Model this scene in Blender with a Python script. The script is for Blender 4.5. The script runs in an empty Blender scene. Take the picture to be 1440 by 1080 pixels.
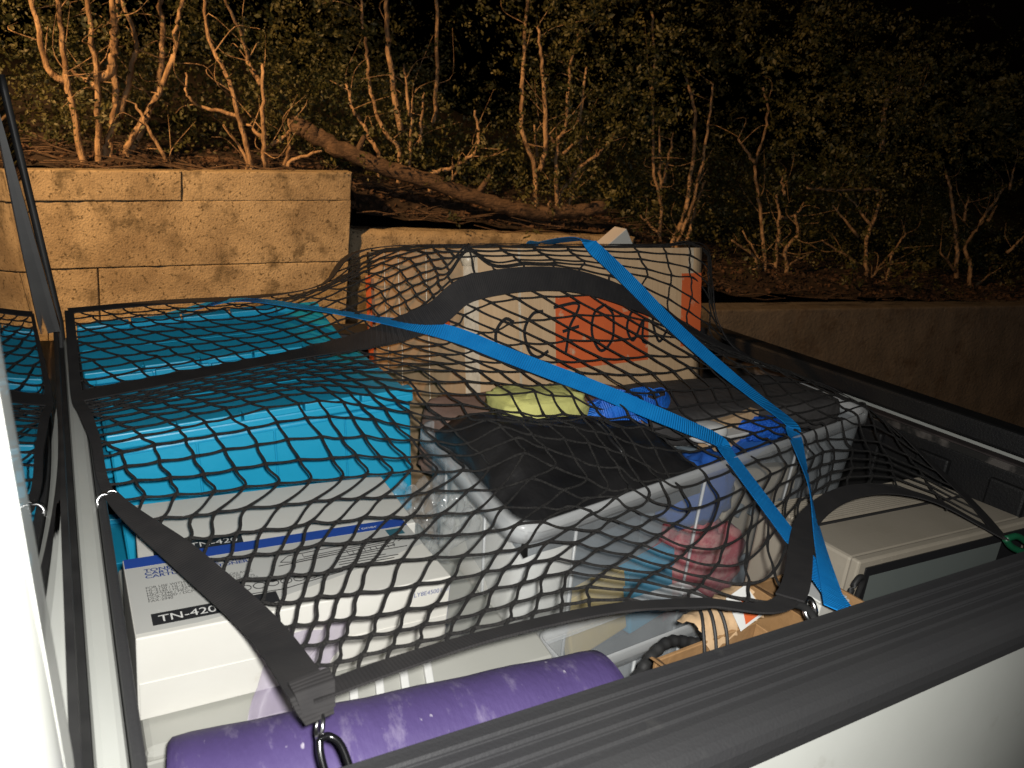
import bpy, bmesh, math, random
import numpy as np
from mathutils import Vector, Matrix
random.seed(11); rng = np.random.default_rng(11)
scene = bpy.context.scene
COL = scene.collection
R = math.radians

# ------------------------------------------------------------------ camera, sky, light, exposure
cam_d = bpy.data.cameras.new('camera'); cam = bpy.data.objects.new('camera', cam_d); COL.objects.link(cam)
CAM = Vector((0.0, 0.0, 0.45))
cam.matrix_world = Matrix(((0.85986369, 0.05225691, -0.50784215, CAM.x),
                           (-0.49850806, 0.30049064, -0.81313903, CAM.y),
                           (0.11010968, 0.95235214, 0.28443148, CAM.z), (0, 0, 0, 1)))
cam_d.sensor_width = 36; cam_d.lens = 36 * 1069 / 1440; cam_d.clip_start = 0.02; cam_d.clip_end = 400
cam_d.dof.use_dof = True; cam_d.dof.focus_distance = 1.25; cam_d.dof.aperture_fstop = 11.0
scene.camera = cam

world = bpy.data.worlds.new('World'); scene.world = world; world.use_nodes = True
wn = world.node_tree; sky = wn.nodes.new('ShaderNodeTexSky'); sky.sky_type = 'NISHITA'; sky.sun_disc = False
sky.sun_elevation = R(-4.0); sky.sun_rotation = R(200)
wn.links.new(sky.outputs[0], wn.nodes['Background'].inputs[0]); wn.nodes['Background'].inputs[1].default_value = 0.05

def lamp(name, kind, loc, power, color, radius):
    d = bpy.data.lights.new(name, kind); d.energy = power; d.color = color; d.shadow_soft_size = radius
    o = bpy.data.objects.new(name, d); COL.objects.link(o); o.location = loc
    return o
# the phone's own flash beside the lens, and the sodium street lamp up the road beyond the cab
flash = lamp('camera_flash', 'POINT', CAM + Vector((0.012, -0.02, 0.03)), 62.0, (1.0, 0.985, 0.94), 0.012)
street = lamp('street_lamp_light', 'SPOT', (-2.6, 2.1, 2.7), 1700.0, (1.0, 0.53, 0.20), 0.10)
street.data.spot_size = R(92); street.data.spot_blend = 0.9
street.rotation_euler = (Vector((-0.2, 4.1, 0.35)) - street.location).to_track_quat('-Z', 'Y').to_euler()

vs = scene.view_settings; vs.view_transform = 'Standard'; vs.look = 'None'; vs.exposure = 0.0; vs.gamma = 1.0
scene.cycles.transparent_max_bounces = 24; scene.cycles.max_bounces = 8
scene.cycles.use_denoising = True

# ------------------------------------------------------------------ materials
def mat(name, col, rough=0.6, col2=None, nscale=20.0, ndetail=4.0, contrast=(0.35, 0.65), bump=0.0, bscale=None, metal=0.0,
        spec=0.5, alpha=1.0, stretch=None, coat=0.0, sheen=0.0, spots=None, fleck=None, nrough=0.5):
    m = bpy.data.materials.new(name); m.use_nodes = True; nt = m.node_tree; N = nt.nodes; L = nt.links
    b = N['Principled BSDF']
    b.inputs['Base Color'].default_value = (*col, 1); b.inputs['Roughness'].default_value = rough
    b.inputs['Metallic'].default_value = metal; b.inputs['Specular IOR Level'].default_value = spec
    b.inputs['Alpha'].default_value = alpha; b.inputs['Coat Weight'].default_value = coat; b.inputs['Sheen Weight'].default_value = sheen
    tc = N.new('ShaderNodeTexCoord'); mp = N.new('ShaderNodeMapping'); L.new(tc.outputs['Object'], mp.inputs['Vector'])
    if stretch: mp.inputs['Scale'].default_value = stretch
    if col2 is not None:
        n = N.new('ShaderNodeTexNoise'); n.inputs['Scale'].default_value = nscale; n.inputs['Detail'].default_value = ndetail; n.inputs['Roughness'].default_value = nrough
        L.new(mp.outputs[0], n.inputs['Vector'])
        cr = N.new('ShaderNodeValToRGB'); cr.color_ramp.elements[0].position = contrast[0]; cr.color_ramp.elements[1].position = contrast[1]
        cr.color_ramp.elements[0].color = (*col, 1); cr.color_ramp.elements[1].color = (*col2, 1)
        L.new(n.outputs['Fac'], cr.inputs[0]); out = cr.outputs[0]
        if spots:
            sc, sscale, lo, hi = spots
            n2 = N.new('ShaderNodeTexNoise'); n2.inputs['Scale'].default_value = sscale; n2.inputs['Detail'].default_value = 8
            n2.inputs['Roughness'].default_value = 0.7; L.new(mp.outputs[0], n2.inputs['Vector'])
            r2 = N.new('ShaderNodeMapRange'); r2.inputs[1].default_value = lo; r2.inputs[2].default_value = hi; L.new(n2.outputs['Fac'], r2.inputs[0])
            mx = N.new('ShaderNodeMix'); mx.data_type = 'RGBA'; L.new(r2.outputs[0], mx.inputs[0]); L.new(out, mx.inputs[6])
            mx.inputs[7].default_value = (*sc, 1); out = mx.outputs[2]
        if fleck:
            fc, fs, lo, hi = fleck
            n3 = N.new('ShaderNodeTexNoise'); n3.inputs['Scale'].default_value = fs; n3.inputs['Detail'].default_value = 3; L.new(mp.outputs[0], n3.inputs['Vector'])
            r3 = N.new('ShaderNodeMapRange'); r3.inputs[1].default_value = lo; r3.inputs[2].default_value = hi; L.new(n3.outputs['Fac'], r3.inputs[0])
            m3 = N.new('ShaderNodeMix'); m3.data_type = 'RGBA'; L.new(r3.outputs[0], m3.inputs[0]); L.new(out, m3.inputs[6]); m3.inputs[7].default_value = (*fc, 1); out = m3.outputs[2]
        L.new(out, b.inputs['Base Color'])
    if bump:
        n = N.new('ShaderNodeTexNoise'); n.inputs['Scale'].default_value = bscale or nscale * 4; n.inputs['Detail'].default_value = 5
        L.new(mp.outputs[0], n.inputs['Vector'])
        bp = N.new('ShaderNodeBump'); bp.inputs['Strength'].default_value = bump; bp.inputs['Distance'].default_value = 0.01
        L.new(n.outputs['Fac'], bp.inputs['Height']); L.new(bp.outputs[0], b.inputs['Normal'])
    return m

def wave_bump(m, scale, strength, axis='X', dist=0.002):
    nt = m.node_tree; N = nt.nodes; L = nt.links; b = N['Principled BSDF']
    uv = N.new('ShaderNodeUVMap'); w = N.new('ShaderNodeTexWave'); w.bands_direction = axis; w.inputs['Scale'].default_value = scale
    L.new(uv.outputs[0], w.inputs['Vector']); bp = N.new('ShaderNodeBump'); bp.inputs['Strength'].default_value = strength; bp.inputs['Distance'].default_value = dist
    L.new(w.outputs['Fac'], bp.inputs['Height']); L.new(bp.outputs[0], b.inputs['Normal'])
    return m

def clear_plastic(name, col, opacity, rough=0.25):
    m = bpy.data.materials.new(name); m.use_nodes = True; nt = m.node_tree; N = nt.nodes; L = nt.links
    b = N['Principled BSDF']; b.inputs['Base Color'].default_value = (*col, 1); b.inputs['Roughness'].default_value = rough
    t = N.new('ShaderNodeBsdfTransparent'); mx = N.new('ShaderNodeMixShader')
    tc = N.new('ShaderNodeTexCoord'); n = N.new('ShaderNodeTexNoise'); n.inputs['Scale'].default_value = 9; n.inputs['Detail'].default_value = 5
    L.new(tc.outputs['Object'], n.inputs['Vector'])
    r = N.new('ShaderNodeMapRange'); r.inputs[1].default_value = 0.3; r.inputs[2].default_value = 0.7; r.inputs[3].default_value = opacity - 0.06; r.inputs[4].default_value = opacity + 0.08
    L.new(n.outputs['Fac'], r.inputs[0]); L.new(r.outputs[0], mx.inputs[0]); L.new(t.outputs[0], mx.inputs[1]); L.new(b.outputs[0], mx.inputs[2])
    L.new(mx.outputs[0], N['Material Output'].inputs['Surface'])
    return m

# ------------------------------------------------------------------ geometry helpers
class MB:
    def __init__(s): s.v = []; s.f = []; s.smooth = []; s.uv = None
    def add(s, vs, fs, smooth=False):
        o = len(s.v); s.v += [tuple(v) for v in vs]; s.f += [tuple(i + o for i in f) for f in fs]; s.smooth += [smooth] * len(fs)
    def hexa(s, p):          # 8 corner points: bottom 0-3, top 4-7
        s.add(p, [(0, 3, 2, 1), (4, 5, 6, 7), (0, 1, 5, 4), (1, 2, 6, 5), (2, 3, 7, 6), (3, 0, 4, 7)])
    def box(s, x0, x1, y0, y1, z0, z1):
        s.hexa([(x0, y0, z0), (x1, y0, z0), (x1, y1, z0), (x0, y1, z0), (x0, y0, z1), (x1, y0, z1), (x1, y1, z1), (x0, y1, z1)])
    def tube(s, pts, r, n=6, closed=False, cap=True):
        P = np.array(pts, float); m = len(P); rr = np.broadcast_to(np.asarray(r, float), (m,))
        T = (np.roll(P, -1, 0) - np.roll(P, 1, 0)) if closed else np.gradient(P, axis=0)
        T /= np.linalg.norm(T, axis=1)[:, None] + 1e-12
        up = np.array((0.31, 0.2, 0.93)); a = np.cross(T, up); bad = np.linalg.norm(a, axis=1) < 0.2
        a[bad] = np.cross(T[bad], (0.9, -0.4, 0.1)); a /= np.linalg.norm(a, axis=1)[:, None]; b = np.cross(T, a)
        ang = np.linspace(0, 2 * math.pi, n, endpoint=False)
        V = P[:, None] + rr[:, None, None] * (np.cos(ang)[None, :, None] * a[:, None] + np.sin(ang)[None, :, None] * b[:, None])
        F = []
        for i in range(m if closed else m - 1):
            j = (i + 1) % m
            for k in range(n): F.append((i * n + k, i * n + (k + 1) % n, j * n + (k + 1) % n, j * n + k))
        if cap and not closed: F += [tuple(range(n)), tuple((m - 1) * n + k for k in reversed(range(n)))]
        s.add(V.reshape(-1, 3), F, True)
    def grid(s, fn, nu, nv, smooth=True):
        V = [fn(i / nu, j / nv) for j in range(nv + 1) for i in range(nu + 1)]
        F = [(j * (nu + 1) + i, j * (nu + 1) + i + 1, (j + 1) * (nu + 1) + i + 1, (j + 1) * (nu + 1) + i) for j in range(nv) for i in range(nu)]
        s.add(V, F, smooth)
    def loops(s, Ls, cap0=True, cap1=True, smooth=True):      # closed loops of equal length
        n = len(Ls[0]); V = [p for l in Ls for p in l]
        F = [(i * n + k, i * n + (k + 1) % n, (i + 1) * n + (k + 1) % n, (i + 1) * n + k) for i in range(len(Ls) - 1) for k in range(n)]
        if cap0: F.append(tuple(reversed(range(n))))
        if cap1: F.append(tuple((len(Ls) - 1) * n + k for k in range(n)))
        s.add(V, F, smooth)
    def prism(s, prof, p0, p1, ax=(1, 2), smooth=False):                   # profile in the two axes ax, swept along the third
        c = ({0, 1, 2} - set(ax)).pop()
        def pt(q, t): v = [0, 0, 0]; v[ax[0]] = q[0]; v[ax[1]] = q[1]; v[c] = t; return tuple(v)
        s.loops([[pt(q, p0) for q in prof], [pt(q, p1) for q in prof]], smooth=smooth)
    def ribbon(s, pts, normals, width, thick=0.0015, fold=None):
        P = [Vector(p) for p in pts]; n = len(P); V = []; U = []; d = 0.0
        for i in range(n):
            t = (P[min(i + 1, n - 1)] - P[max(i - 1, 0)]).normalized(); nn = Vector(normals[i]); nn = (nn - t * nn.dot(t)).normalized()
            sd = t.cross(nn).normalized(); w = (width[i] if hasattr(width, '__len__') else width) / 2
            if i: d += (P[i] - P[i - 1]).length
            for a, b in ((-1, 1), (1, 1), (1, -1), (-1, -1)): V.append(P[i] + sd * (a * w) + nn * (b * thick / 2)); U.append((d, a * w))
        F = []
        for i in range(n - 1):
            for k in range(4): F.append((i * 4 + k, i * 4 + (k + 1) % 4, (i + 1) * 4 + (k + 1) % 4, (i + 1) * 4 + k))
        F += [(0, 1, 2, 3), tuple((n - 1) * 4 + k for k in (3, 2, 1, 0))]
        o = len(s.v); s.add(V, F, False); s.uv = (s.uv or []) + U
    def build(s, name, m, parent=None, bevel=0.0, segs=2, sub=0):
        me = bpy.data.meshes.new(name); me.from_pydata(s.v, [], s.f); me.validate()
        if len(me.polygons) == len(s.smooth): me.polygons.foreach_set('use_smooth', s.smooth)
        if s.uv:
            ul = me.uv_layers.new()
            for lp in me.loops: ul.data[lp.index].uv = s.uv[lp.vertex_index]
        me.materials.append(m); o = bpy.data.objects.new(name, me); COL.objects.link(o)
        if parent: o.parent = parent
        bm = bmesh.new(); bm.from_mesh(me); bmesh.ops.recalc_face_normals(bm, faces=bm.faces)
        if bevel:
            bmesh.ops.bevel(bm, geom=[e for e in bm.edges if e.is_manifold and e.calc_face_angle(0) > 0.5], offset=bevel, segments=segs, affect='EDGES', profile=0.5)
        bm.to_mesh(me); bm.free()
        return o

def tag(o, label=None, cat=None, group=None, kind=None):
    for k, v in (('label', label), ('category', cat), ('group', group), ('kind', kind)):
        if v: o[k] = v
    return o
def thing(name, label, cat, loc=(0, 0, 0), rot=(0, 0, 0), group=None):
    o = bpy.data.objects.new(name, None); COL.objects.link(o); o.location = loc; o.rotation_euler = rot; o.empty_display_size = 0.05
    return tag(o, label, cat, group)
def text(body, size, m, parent, loc, rot=(0, 0, 0), name='printed_lettering', ext=0.0, sx=1.0, align='LEFT', bold=0.0):
    c = bpy.data.curves.new(name, 'FONT'); c.body = body; c.size = size; c.align_x = align; c.extrude = ext; c.offset = bold; c.materials.append(m); c.space_line = 0.82
    tmp = bpy.data.objects.new(name, c); me = bpy.data.meshes.new_from_object(tmp); bpy.data.objects.remove(tmp); bpy.data.curves.remove(c)
    o = bpy.data.objects.new(name, me); COL.objects.link(o); o.parent = parent; o.location = loc; o.rotation_euler = rot; o.scale = (sx, 1, 1)
    return o
def fn(x, y, z, s=1.0):      # cheap smooth pseudo-noise
    return (math.sin(x * 7.1 * s + y * 3.3 * s + 1.3) + math.sin(y * 9.7 * s - z * 5.1 * s + 0.4) + math.sin(z * 8.3 * s + x * 4.9 * s + 2.2)) / 3
def catmull(P, t):
    n = len(P); t = max(0.0, min(n - 1 - 1e-6, t)); i = int(t); f = t - i
    a, b, c, d = P[max(i - 1, 0)], P[i], P[i + 1], P[min(i + 2, n - 1)]
    if i == 0: a = 2 * b - c
    if i + 2 > n - 1: d = 2 * c - b
    return 0.5 * (2 * b + (c - a) * f + (2 * a - 5 * b + 4 * c - d) * f * f + (3 * b - a - 3 * c + d) * f ** 3)
def smooth_path(pts, per=6):
    P = [np.array(p, float) for p in pts]
    return [catmull(P, k / per) for k in range((len(P) - 1) * per + 1)]

STEMS = [[[[0.135,4.279,0.247],[0.087,4.262,0.556],[0.084,4.248,0.617],[0.064,4.247,0.889]],
[[0.082,4.351,0.551],[0.011,4.342,0.616],[-0.03,4.349,0.882]],
[[0.205,4.289,0.267],[0.209,4.226,0.585],[0.182,4.225,0.909]],
[[0.216,4.259,0.587],[0.27,4.224,0.638],[0.285,4.215,0.77],[0.279,4.215,0.926]],
[[0.205,4.31,0.548],[0.115,4.386,0.608]],
[[0.249,4.32,0.236],[0.29,4.34,0.495],[0.29,4.342,0.664],[0.308,4.29,0.939]],
[[0.238,4.317,0.276],[0.312,4.309,0.458],[0.366,4.278,0.699],[0.382,4.293,0.765],[0.331,4.28,0.942]],
[[0.332,4.333,0.243],[0.458,4.36,0.516],[0.499,4.336,0.748],[0.501,4.372,0.983]],
[[0.331,4.308,0.286],[0.438,4.295,0.487],[0.54,4.253,0.737],[0.547,4.246,0.841],[0.582,4.25,0.986]],
[[0.508,4.217,0.218],[0.405,4.236,0.417],[0.372,4.273,0.492]]],
[[[0.868,4.055,0.254],[0.805,4.027,0.468],[0.749,4.018,0.644],[0.665,4.051,0.822]],
[[0.809,4.117,0.494],[0.659,4.183,0.515],[0.588,4.15,0.559],[0.579,4.165,0.662]],
[[0.932,4.089,0.258],[0.913,4.021,0.467],[0.903,4.028,0.744]],
[[0.854,4.125,0.291],[0.756,4.202,0.445]],
[[0.947,4.104,0.4],[0.865,4.187,0.458]],
[[1.03,4.077,0.26],[1.041,4.021,0.413],[1.026,4.001,0.508]],
[[0.96,4.064,0.375],[1.077,4.028,0.472]],
[[1.053,4.055,0.299],[1.187,3.962,0.374]],
[[0.925,4.15,0.658],[0.888,4.248,0.751],[0.85,4.2,0.849]]],
[[[1.689,4.154,0.337],[1.657,4.114,0.429],[1.558,4.113,0.524],[1.496,4.158,0.723],[1.456,4.147,0.931],[1.431,4.164,1.067]],
[[1.667,4.112,0.522],[1.575,4.112,0.877],[1.537,4.102,1.149]],
[[1.747,4.148,0.342],[1.719,4.096,0.528],[1.708,4.079,0.692]],
[[1.701,4.086,0.602],[1.637,4.06,0.856]],
[[1.779,4.099,0.458],[1.768,4.067,0.73]],
[[1.825,4.142,0.554],[1.902,4.194,0.656],[1.86,4.194,1.219]],
[[1.843,4.056,0.31],[1.966,3.986,0.373],[2.055,3.935,0.493],[2.018,3.937,0.672]],
[[1.566,4.151,0.364],[1.478,4.213,0.543],[1.413,4.175,0.595],[1.376,4.207,0.736]],
[[1.99,4.091,0.271],[2.054,4.158,0.337]]],
[[[2.491,3.953,0.187],[2.446,3.969,0.434],[2.34,3.969,0.633],[2.327,3.995,0.988],[2.303,3.99,1.281]],
[[2.501,4.016,0.469],[2.485,4.065,0.647]],
[[2.475,3.925,0.39],[2.445,3.852,0.553],[2.382,3.864,0.901]],
[[2.63,3.944,0.197],[2.541,3.874,0.546],[2.568,3.863,0.646],[2.591,3.91,0.963]],
[[2.61,3.979,0.548],[2.516,3.975,0.604]],
[[2.603,3.985,0.2],[2.632,4.054,0.377]],
[[2.652,3.953,0.232],[2.749,3.95,0.412],[2.904,3.924,0.547],[3.005,3.942,0.676]],
[[2.748,3.97,0.237],[2.799,3.991,0.413],[2.803,4.009,0.601]],
[[2.65,3.967,0.503],[2.81,3.993,0.619]],
[[2.713,3.934,0.693],[2.718,3.94,0.999]]],
[[[3.365,3.793,-0.007],[3.3,3.77,0.262],[3.157,3.748,0.538],[3.107,3.812,1.088]],
[[3.335,3.834,0.356],[3.284,3.885,0.733]],
[[3.322,3.8,0.397],[3.418,3.897,0.709]],
[[3.331,3.777,0.085],[3.204,3.839,0.189]],
[[3.457,3.779,0.009],[3.538,3.795,0.315],[3.507,3.813,0.798]],
[[3.442,3.718,0.017],[3.523,3.709,0.382],[3.479,3.664,0.769]],
[[3.552,3.749,0.017],[3.652,3.832,0.217],[3.687,3.823,0.444]]],
[[[4.202,3.637,-0.07],[4.145,3.732,0.322],[4.015,3.719,0.561],[4.063,3.737,0.875]],
[[3.957,3.67,0.579],[3.765,3.675,0.716]],
[[4.258,3.594,-0.051],[4.176,3.577,0.257],[4.117,3.59,0.397]],
[[4.214,3.61,0.256],[4.37,3.615,0.285],[4.409,3.592,0.375]],
[[4.325,3.546,-0.084],[4.243,3.527,0.057],[4.301,3.5,0.169],[4.216,3.488,0.291]],
[[4.406,3.607,-0.06],[4.6,3.578,0.051]],
[[4.11,3.622,-0.027],[3.973,3.683,0.149]],
[[4.062,3.607,-0.026],[3.839,3.638,0.087]],
[[4.218,3.612,0.402],[4.25,3.685,0.522]]],
[[[5.075,3.453,-0.107],[4.999,3.467,0.14],[5.016,3.459,0.342],[5.053,3.476,0.497],[4.92,3.5,0.506],[4.614,3.522,0.481]],
[[4.998,3.447,0.254],[4.777,3.564,0.468]],
[[5.252,3.403,-0.118],[5.336,3.464,0.084],[5.363,3.421,0.231]],
[[5.111,3.421,-0.077],[5.337,3.434,0.159]],
[[4.93,3.442,-0.005],[4.589,3.525,0.136]],
[[4.931,3.493,0.178],[4.683,3.572,0.374]],
[[4.902,3.447,0.763],[4.811,3.431,1.098],[4.954,3.415,1.157]]],
[[[5.987,3.201,-0.128],[5.947,3.217,0.05],[5.898,3.263,0.184],[5.942,3.224,0.379]],
[[6.141,3.243,-0.11],[6.35,3.222,0.023]],
[[5.894,3.266,-0.057],[5.809,3.296,0.222],[5.698,3.356,0.533]],
[[5.881,3.272,-0.01],[5.629,3.284,0.123]],
[[5.85,3.3,0.365],[5.895,3.342,0.548]],
[[5.985,3.202,0.384],[6.07,3.212,0.504]],
[[6.144,3.194,0.627],[6.054,3.158,0.781]],
[[6.223,3.126,0.17],[6.306,3.078,0.3]]]]
NET = [
  [(0.158,0.5,0.017),(0.232,0.5,0.026),(0.329,0.5,0.031),(0.46,0.5,0.026),(0.575,0.49,0.013),(0.693,0.47,0.003),(0.943,0.64,-0.021),(1.146,0.7,-0.027),(1.284,0.66,-0.041),(1.381,0.57,-0.086)],
  [(0.151,0.65,-0.013),(0.222,0.62,0.001),(0.322,0.62,-0.006),(0.462,0.63,-0.009),(0.594,0.63,-0.014),(0.738,0.62,-0.015),(1.023,0.73,-0.02),(1.208,0.77,-0.018),(1.389,0.77,-0.05),(1.508,0.68,-0.101)],
  [(0.106,0.8,-0.014),(0.197,0.77,-0.001),(0.324,0.77,-0.005),(0.465,0.73,0.001),(0.638,0.75,-0.004),(0.8,0.76,-0.004),(1.1,0.83,-0.006),(1.286,0.87,-0.012),(1.457,0.86,-0.036),(1.561,0.79,-0.08)],
  [(0.043,0.95,0.0),(0.16,0.95,-0.003),(0.333,0.96,-0.009),(0.477,0.87,0.023),(0.663,0.87,0.007),(0.842,0.86,0.007),(1.1,0.9,0.018),(1.299,0.93,0.013),(1.52,0.965,0.009),(1.6,0.92,-0.045)],
  [(0.034,1.09,0.003),(0.175,1.13,-0.003),(0.355,1.14,0.008),(0.485,0.99,0.06),(0.675,0.96,0.049),(0.863,0.95,0.04),(1.083,0.98,0.035),(1.29,1.0,0.029),(1.499,1.03,0.017),(1.634,1.02,-0.032)],
  [(0.025,1.19,0.013),(0.187,1.24,0.012),(0.371,1.24,0.034),(0.521,1.12,0.093),(0.714,1.1,0.088),(0.901,1.07,0.084),(1.131,1.1,0.075),(1.325,1.12,0.065),(1.474,1.12,0.042),(1.592,1.1,-0.002)],
  [(0.014,1.3,0.013),(0.181,1.35,0.024),(0.366,1.36,0.052),(0.493,1.3,0.098),(0.568,1.2,0.168),(0.632,1.17,0.225),(0.83,1.17,0.239),(1.053,1.17,0.181),(1.225,1.18,0.106),(1.389,1.2,0.06)],
  [(0.013,1.46,0.027),(0.19,1.5,0.041),(0.381,1.5,0.068),(0.49,1.36,0.156),(0.546,1.22,0.238),(0.629,1.19,0.264),(0.845,1.2,0.274),(1.07,1.21,0.258),(1.249,1.24,0.209),(1.355,1.28,0.124)],
  [(0.013,1.56,0.046),(0.183,1.6,0.061),(0.376,1.6,0.081),(0.49,1.45,0.18),(0.565,1.3,0.267),(0.622,1.2,0.291),(0.855,1.22,0.297),(1.086,1.24,0.303),(1.246,1.26,0.304),(1.394,1.36,0.203)],
  [(0.014,1.7,0.06),(0.192,1.73,0.071),(0.384,1.74,0.082),(0.517,1.7,0.118),(0.571,1.58,0.218),(0.808,1.56,0.244),(1.107,1.58,0.253),(1.401,1.6,0.262),(1.592,1.61,0.266),(1.66,1.62,0.156)]]
# ------------------------------------------------------------------ palette
M = {}
M['concrete'] = mat('concrete', (0.225, 0.187, 0.132), 0.95, (0.38, 0.33, 0.24), 3.2, 14, (0.38, 0.60), 0.5, 120, spots=((0.135, 0.115, 0.08), 6, 0.53, 0.63), fleck=((0.09, 0.075, 0.05), 75, 0.60, 0.66), nrough=0.68)
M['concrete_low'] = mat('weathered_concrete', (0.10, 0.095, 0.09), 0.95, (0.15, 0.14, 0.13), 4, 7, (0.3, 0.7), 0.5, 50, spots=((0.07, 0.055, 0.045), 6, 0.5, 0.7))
M['soil'] = mat('leafy_soil', (0.016, 0.011, 0.008), 0.95, (0.034, 0.022, 0.016), 14, 8, (0.35, 0.65), 0.9, 45)
M['bark'] = mat('pale_bark', (0.17, 0.11, 0.065), 0.9, (0.44, 0.31, 0.19), 34, 7, (0.36, 0.60), 0.9, 110, stretch=(1, 1, 0.35))
M['log'] = mat('log_bark', (0.058, 0.039, 0.028), 0.9, (0.135, 0.09, 0.06), 26, 8, (0.35, 0.65), 1.0, 70, stretch=(0.5, 1.6, 1.6))
M['leaf'] = mat('leaf_green', (0.022, 0.032, 0.010), 0.55, (0.078, 0.076, 0.025), 2.2, 3, (0.36, 0.62))
M['leaf_dry'] = mat('dry_leaf', (0.035, 0.02, 0.013), 0.8, (0.085, 0.047, 0.027), 6, 2, (0.4, 0.6))
M['asphalt'] = mat('asphalt', (0.04, 0.04, 0.04), 0.95, (0.06, 0.058, 0.055), 60, 6, (0.4, 0.6), 0.4, 200)
M['paint'] = mat('white_truck_paint', (0.46, 0.47, 0.445), 0.4, (0.41, 0.42, 0.39), 2.5, 8, (0.4, 0.7), coat=0.4, spots=((0.33, 0.325, 0.29), 14, 0.62, 0.85), nrough=0.65)
M['black_cap'] = mat('black_rail_plastic', (0.034, 0.034, 0.037), 0.5, (0.042, 0.042, 0.043), 5, 7, (0.35, 0.7), 0.10, 320, spots=((0.07, 0.069, 0.067), 26, 0.62, 0.85))
M['liner'] = mat('black_bed_liner', (0.007, 0.007, 0.008), 0.6, (0.014, 0.013, 0.012), 8, 6, (0.4, 0.7), 0.15, 200)
M['dusty'] = mat('dusty_ledge', (0.02, 0.016, 0.016), 0.8, (0.055, 0.042, 0.041), 12, 7, (0.35, 0.7), 0.2, 120)
M['scuffed'] = mat('scuffed_edge', (0.015, 0.014, 0.013), 0.7, (0.10, 0.088, 0.08), 22, 6, (0.5, 0.62))
M['rubber'] = mat('black_rubber', (0.016, 0.016, 0.017), 0.55, (0.03, 0.03, 0.03), 20, 4)
M['gloss_black'] = mat('gloss_black_steel', (0.006, 0.006, 0.007), 0.18)
M['glass'] = mat('tinted_glass', (0.008, 0.009, 0.010), 0.015, spec=0.6)
M['steel'] = mat('zinc_steel', (0.55, 0.55, 0.56), 0.28, metal=1.0)
M['tote'] = mat('blue_tote_plastic', (0.012, 0.335, 0.560), 0.42, (0.016, 0.365, 0.600), 4, 4, (0.35, 0.65), 0.10, 40)
M['white_card'] = mat('white_carton_board', (0.68, 0.67, 0.625), 0.65, (0.63, 0.615, 0.565), 5, 6, (0.4, 0.7), 0.05, 30, spots=((0.50, 0.46, 0.38), 13, 0.66, 0.85))
M['grey_print'] = mat('grey_print', (0.46, 0.46, 0.44), 0.5, (0.50, 0.50, 0.475), 6, 4)
M['blue_print'] = mat('blue_print', (0.020, 0.065, 0.34), 0.45)
M['black_print'] = mat('black_print', (0.02, 0.02, 0.022), 0.5)
M['white_print'] = mat('white_print', (0.7, 0.7, 0.68), 0.5)
M['navy_print'] = mat('navy_print', (0.02, 0.05, 0.22), 0.5)
M['teal_print'] = mat('teal_print', (0.03, 0.12, 0.16), 0.5)
M['kraft'] = mat('kraft_cardboard', (0.53, 0.355, 0.20), 0.85, (0.58, 0.40, 0.235), 5, 6, (0.35, 0.65), 0.10, 14, stretch=(9, 9, 0.6), spots=((0.33, 0.22, 0.125), 11, 0.62, 0.85))
M['kraft_brown'] = mat('brown_cardboard', (0.27, 0.145, 0.055), 0.8, (0.35, 0.20, 0.09), 9, 6, (0.35, 0.65), 0.2, 60)
M['orange_print'] = mat('orange_print', (0.70, 0.135, 0.035), 0.7, (0.60, 0.11, 0.03), 12, 6, (0.35, 0.7), fleck=((0.55, 0.38, 0.24), 30, 0.62, 0.70))
M['tape'] = mat('packing_tape', (0.60, 0.50, 0.38), 0.3, (0.52, 0.43, 0.31), 12, 4, (0.4, 0.6), 0.5, 60)
M['purple'] = mat('purple_tube_skin', (0.070, 0.047, 0.155), 0.62, (0.090, 0.062, 0.19), 4, 5, (0.35, 0.65), 0.15, 60, spots=((0.30, 0.26, 0.38), 16, 0.55, 0.82), stretch=(2.6, 0.9, 0.9), fleck=((0.5, 0.46, 0.55), 46, 0.70, 0.76))
M['foam'] = mat('pale_foam', (0.30, 0.25, 0.38), 0.9, (0.4, 0.34, 0.46), 30, 3)
M['printer'] = mat('pale_grey_plastic', (0.42, 0.42, 0.385), 0.5, (0.38, 0.38, 0.345), 5, 5)
M['beige'] = mat('beige_plastic', (0.44, 0.39, 0.315), 0.55, (0.38, 0.335, 0.265), 7, 6, (0.35, 0.7), 0.05, 200, spots=((0.28, 0.24, 0.18), 16, 0.66, 0.85))
M['screen'] = mat('grey_screen_glass', (0.20, 0.225, 0.215), 0.22, (0.17, 0.195, 0.185), 3, 4)
M['black_bag'] = mat('black_vinyl', (0.010, 0.010, 0.011), 0.42, (0.020, 0.019, 0.019), 6, 5, (0.4, 0.75), 0.25, 45)
M['grey_bag'] = mat('charcoal_cloth', (0.050, 0.047, 0.047), 0.85, (0.075, 0.070, 0.068), 12, 5, (0.4, 0.7), 0.4, 50)
M['yellow_paper'] = mat('yellow_cloth', (0.60, 0.585, 0.20), 0.85, (0.52, 0.50, 0.16), 14, 4, (0.4, 0.7), 0.3, 40)
M['cord'] = mat('black_net_cord', (0.011, 0.010, 0.010), 0.8, (0.026, 0.024, 0.022), 160, 2, (0.4, 0.7), 0.7, 500)
M['webbing'] = wave_bump(mat('black_webbing', (0.012, 0.011, 0.012), 0.85, (0.022, 0.020, 0.020), 26, 6, (0.35, 0.75)), 90, 0.25)
M['strap'] = wave_bump(mat('blue_polyester_strap', (0.006, 0.215, 0.62), 0.5, (0.010, 0.26, 0.70), 30, 5, (0.35, 0.7), spec=0.3), 75, 0.75)
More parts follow.
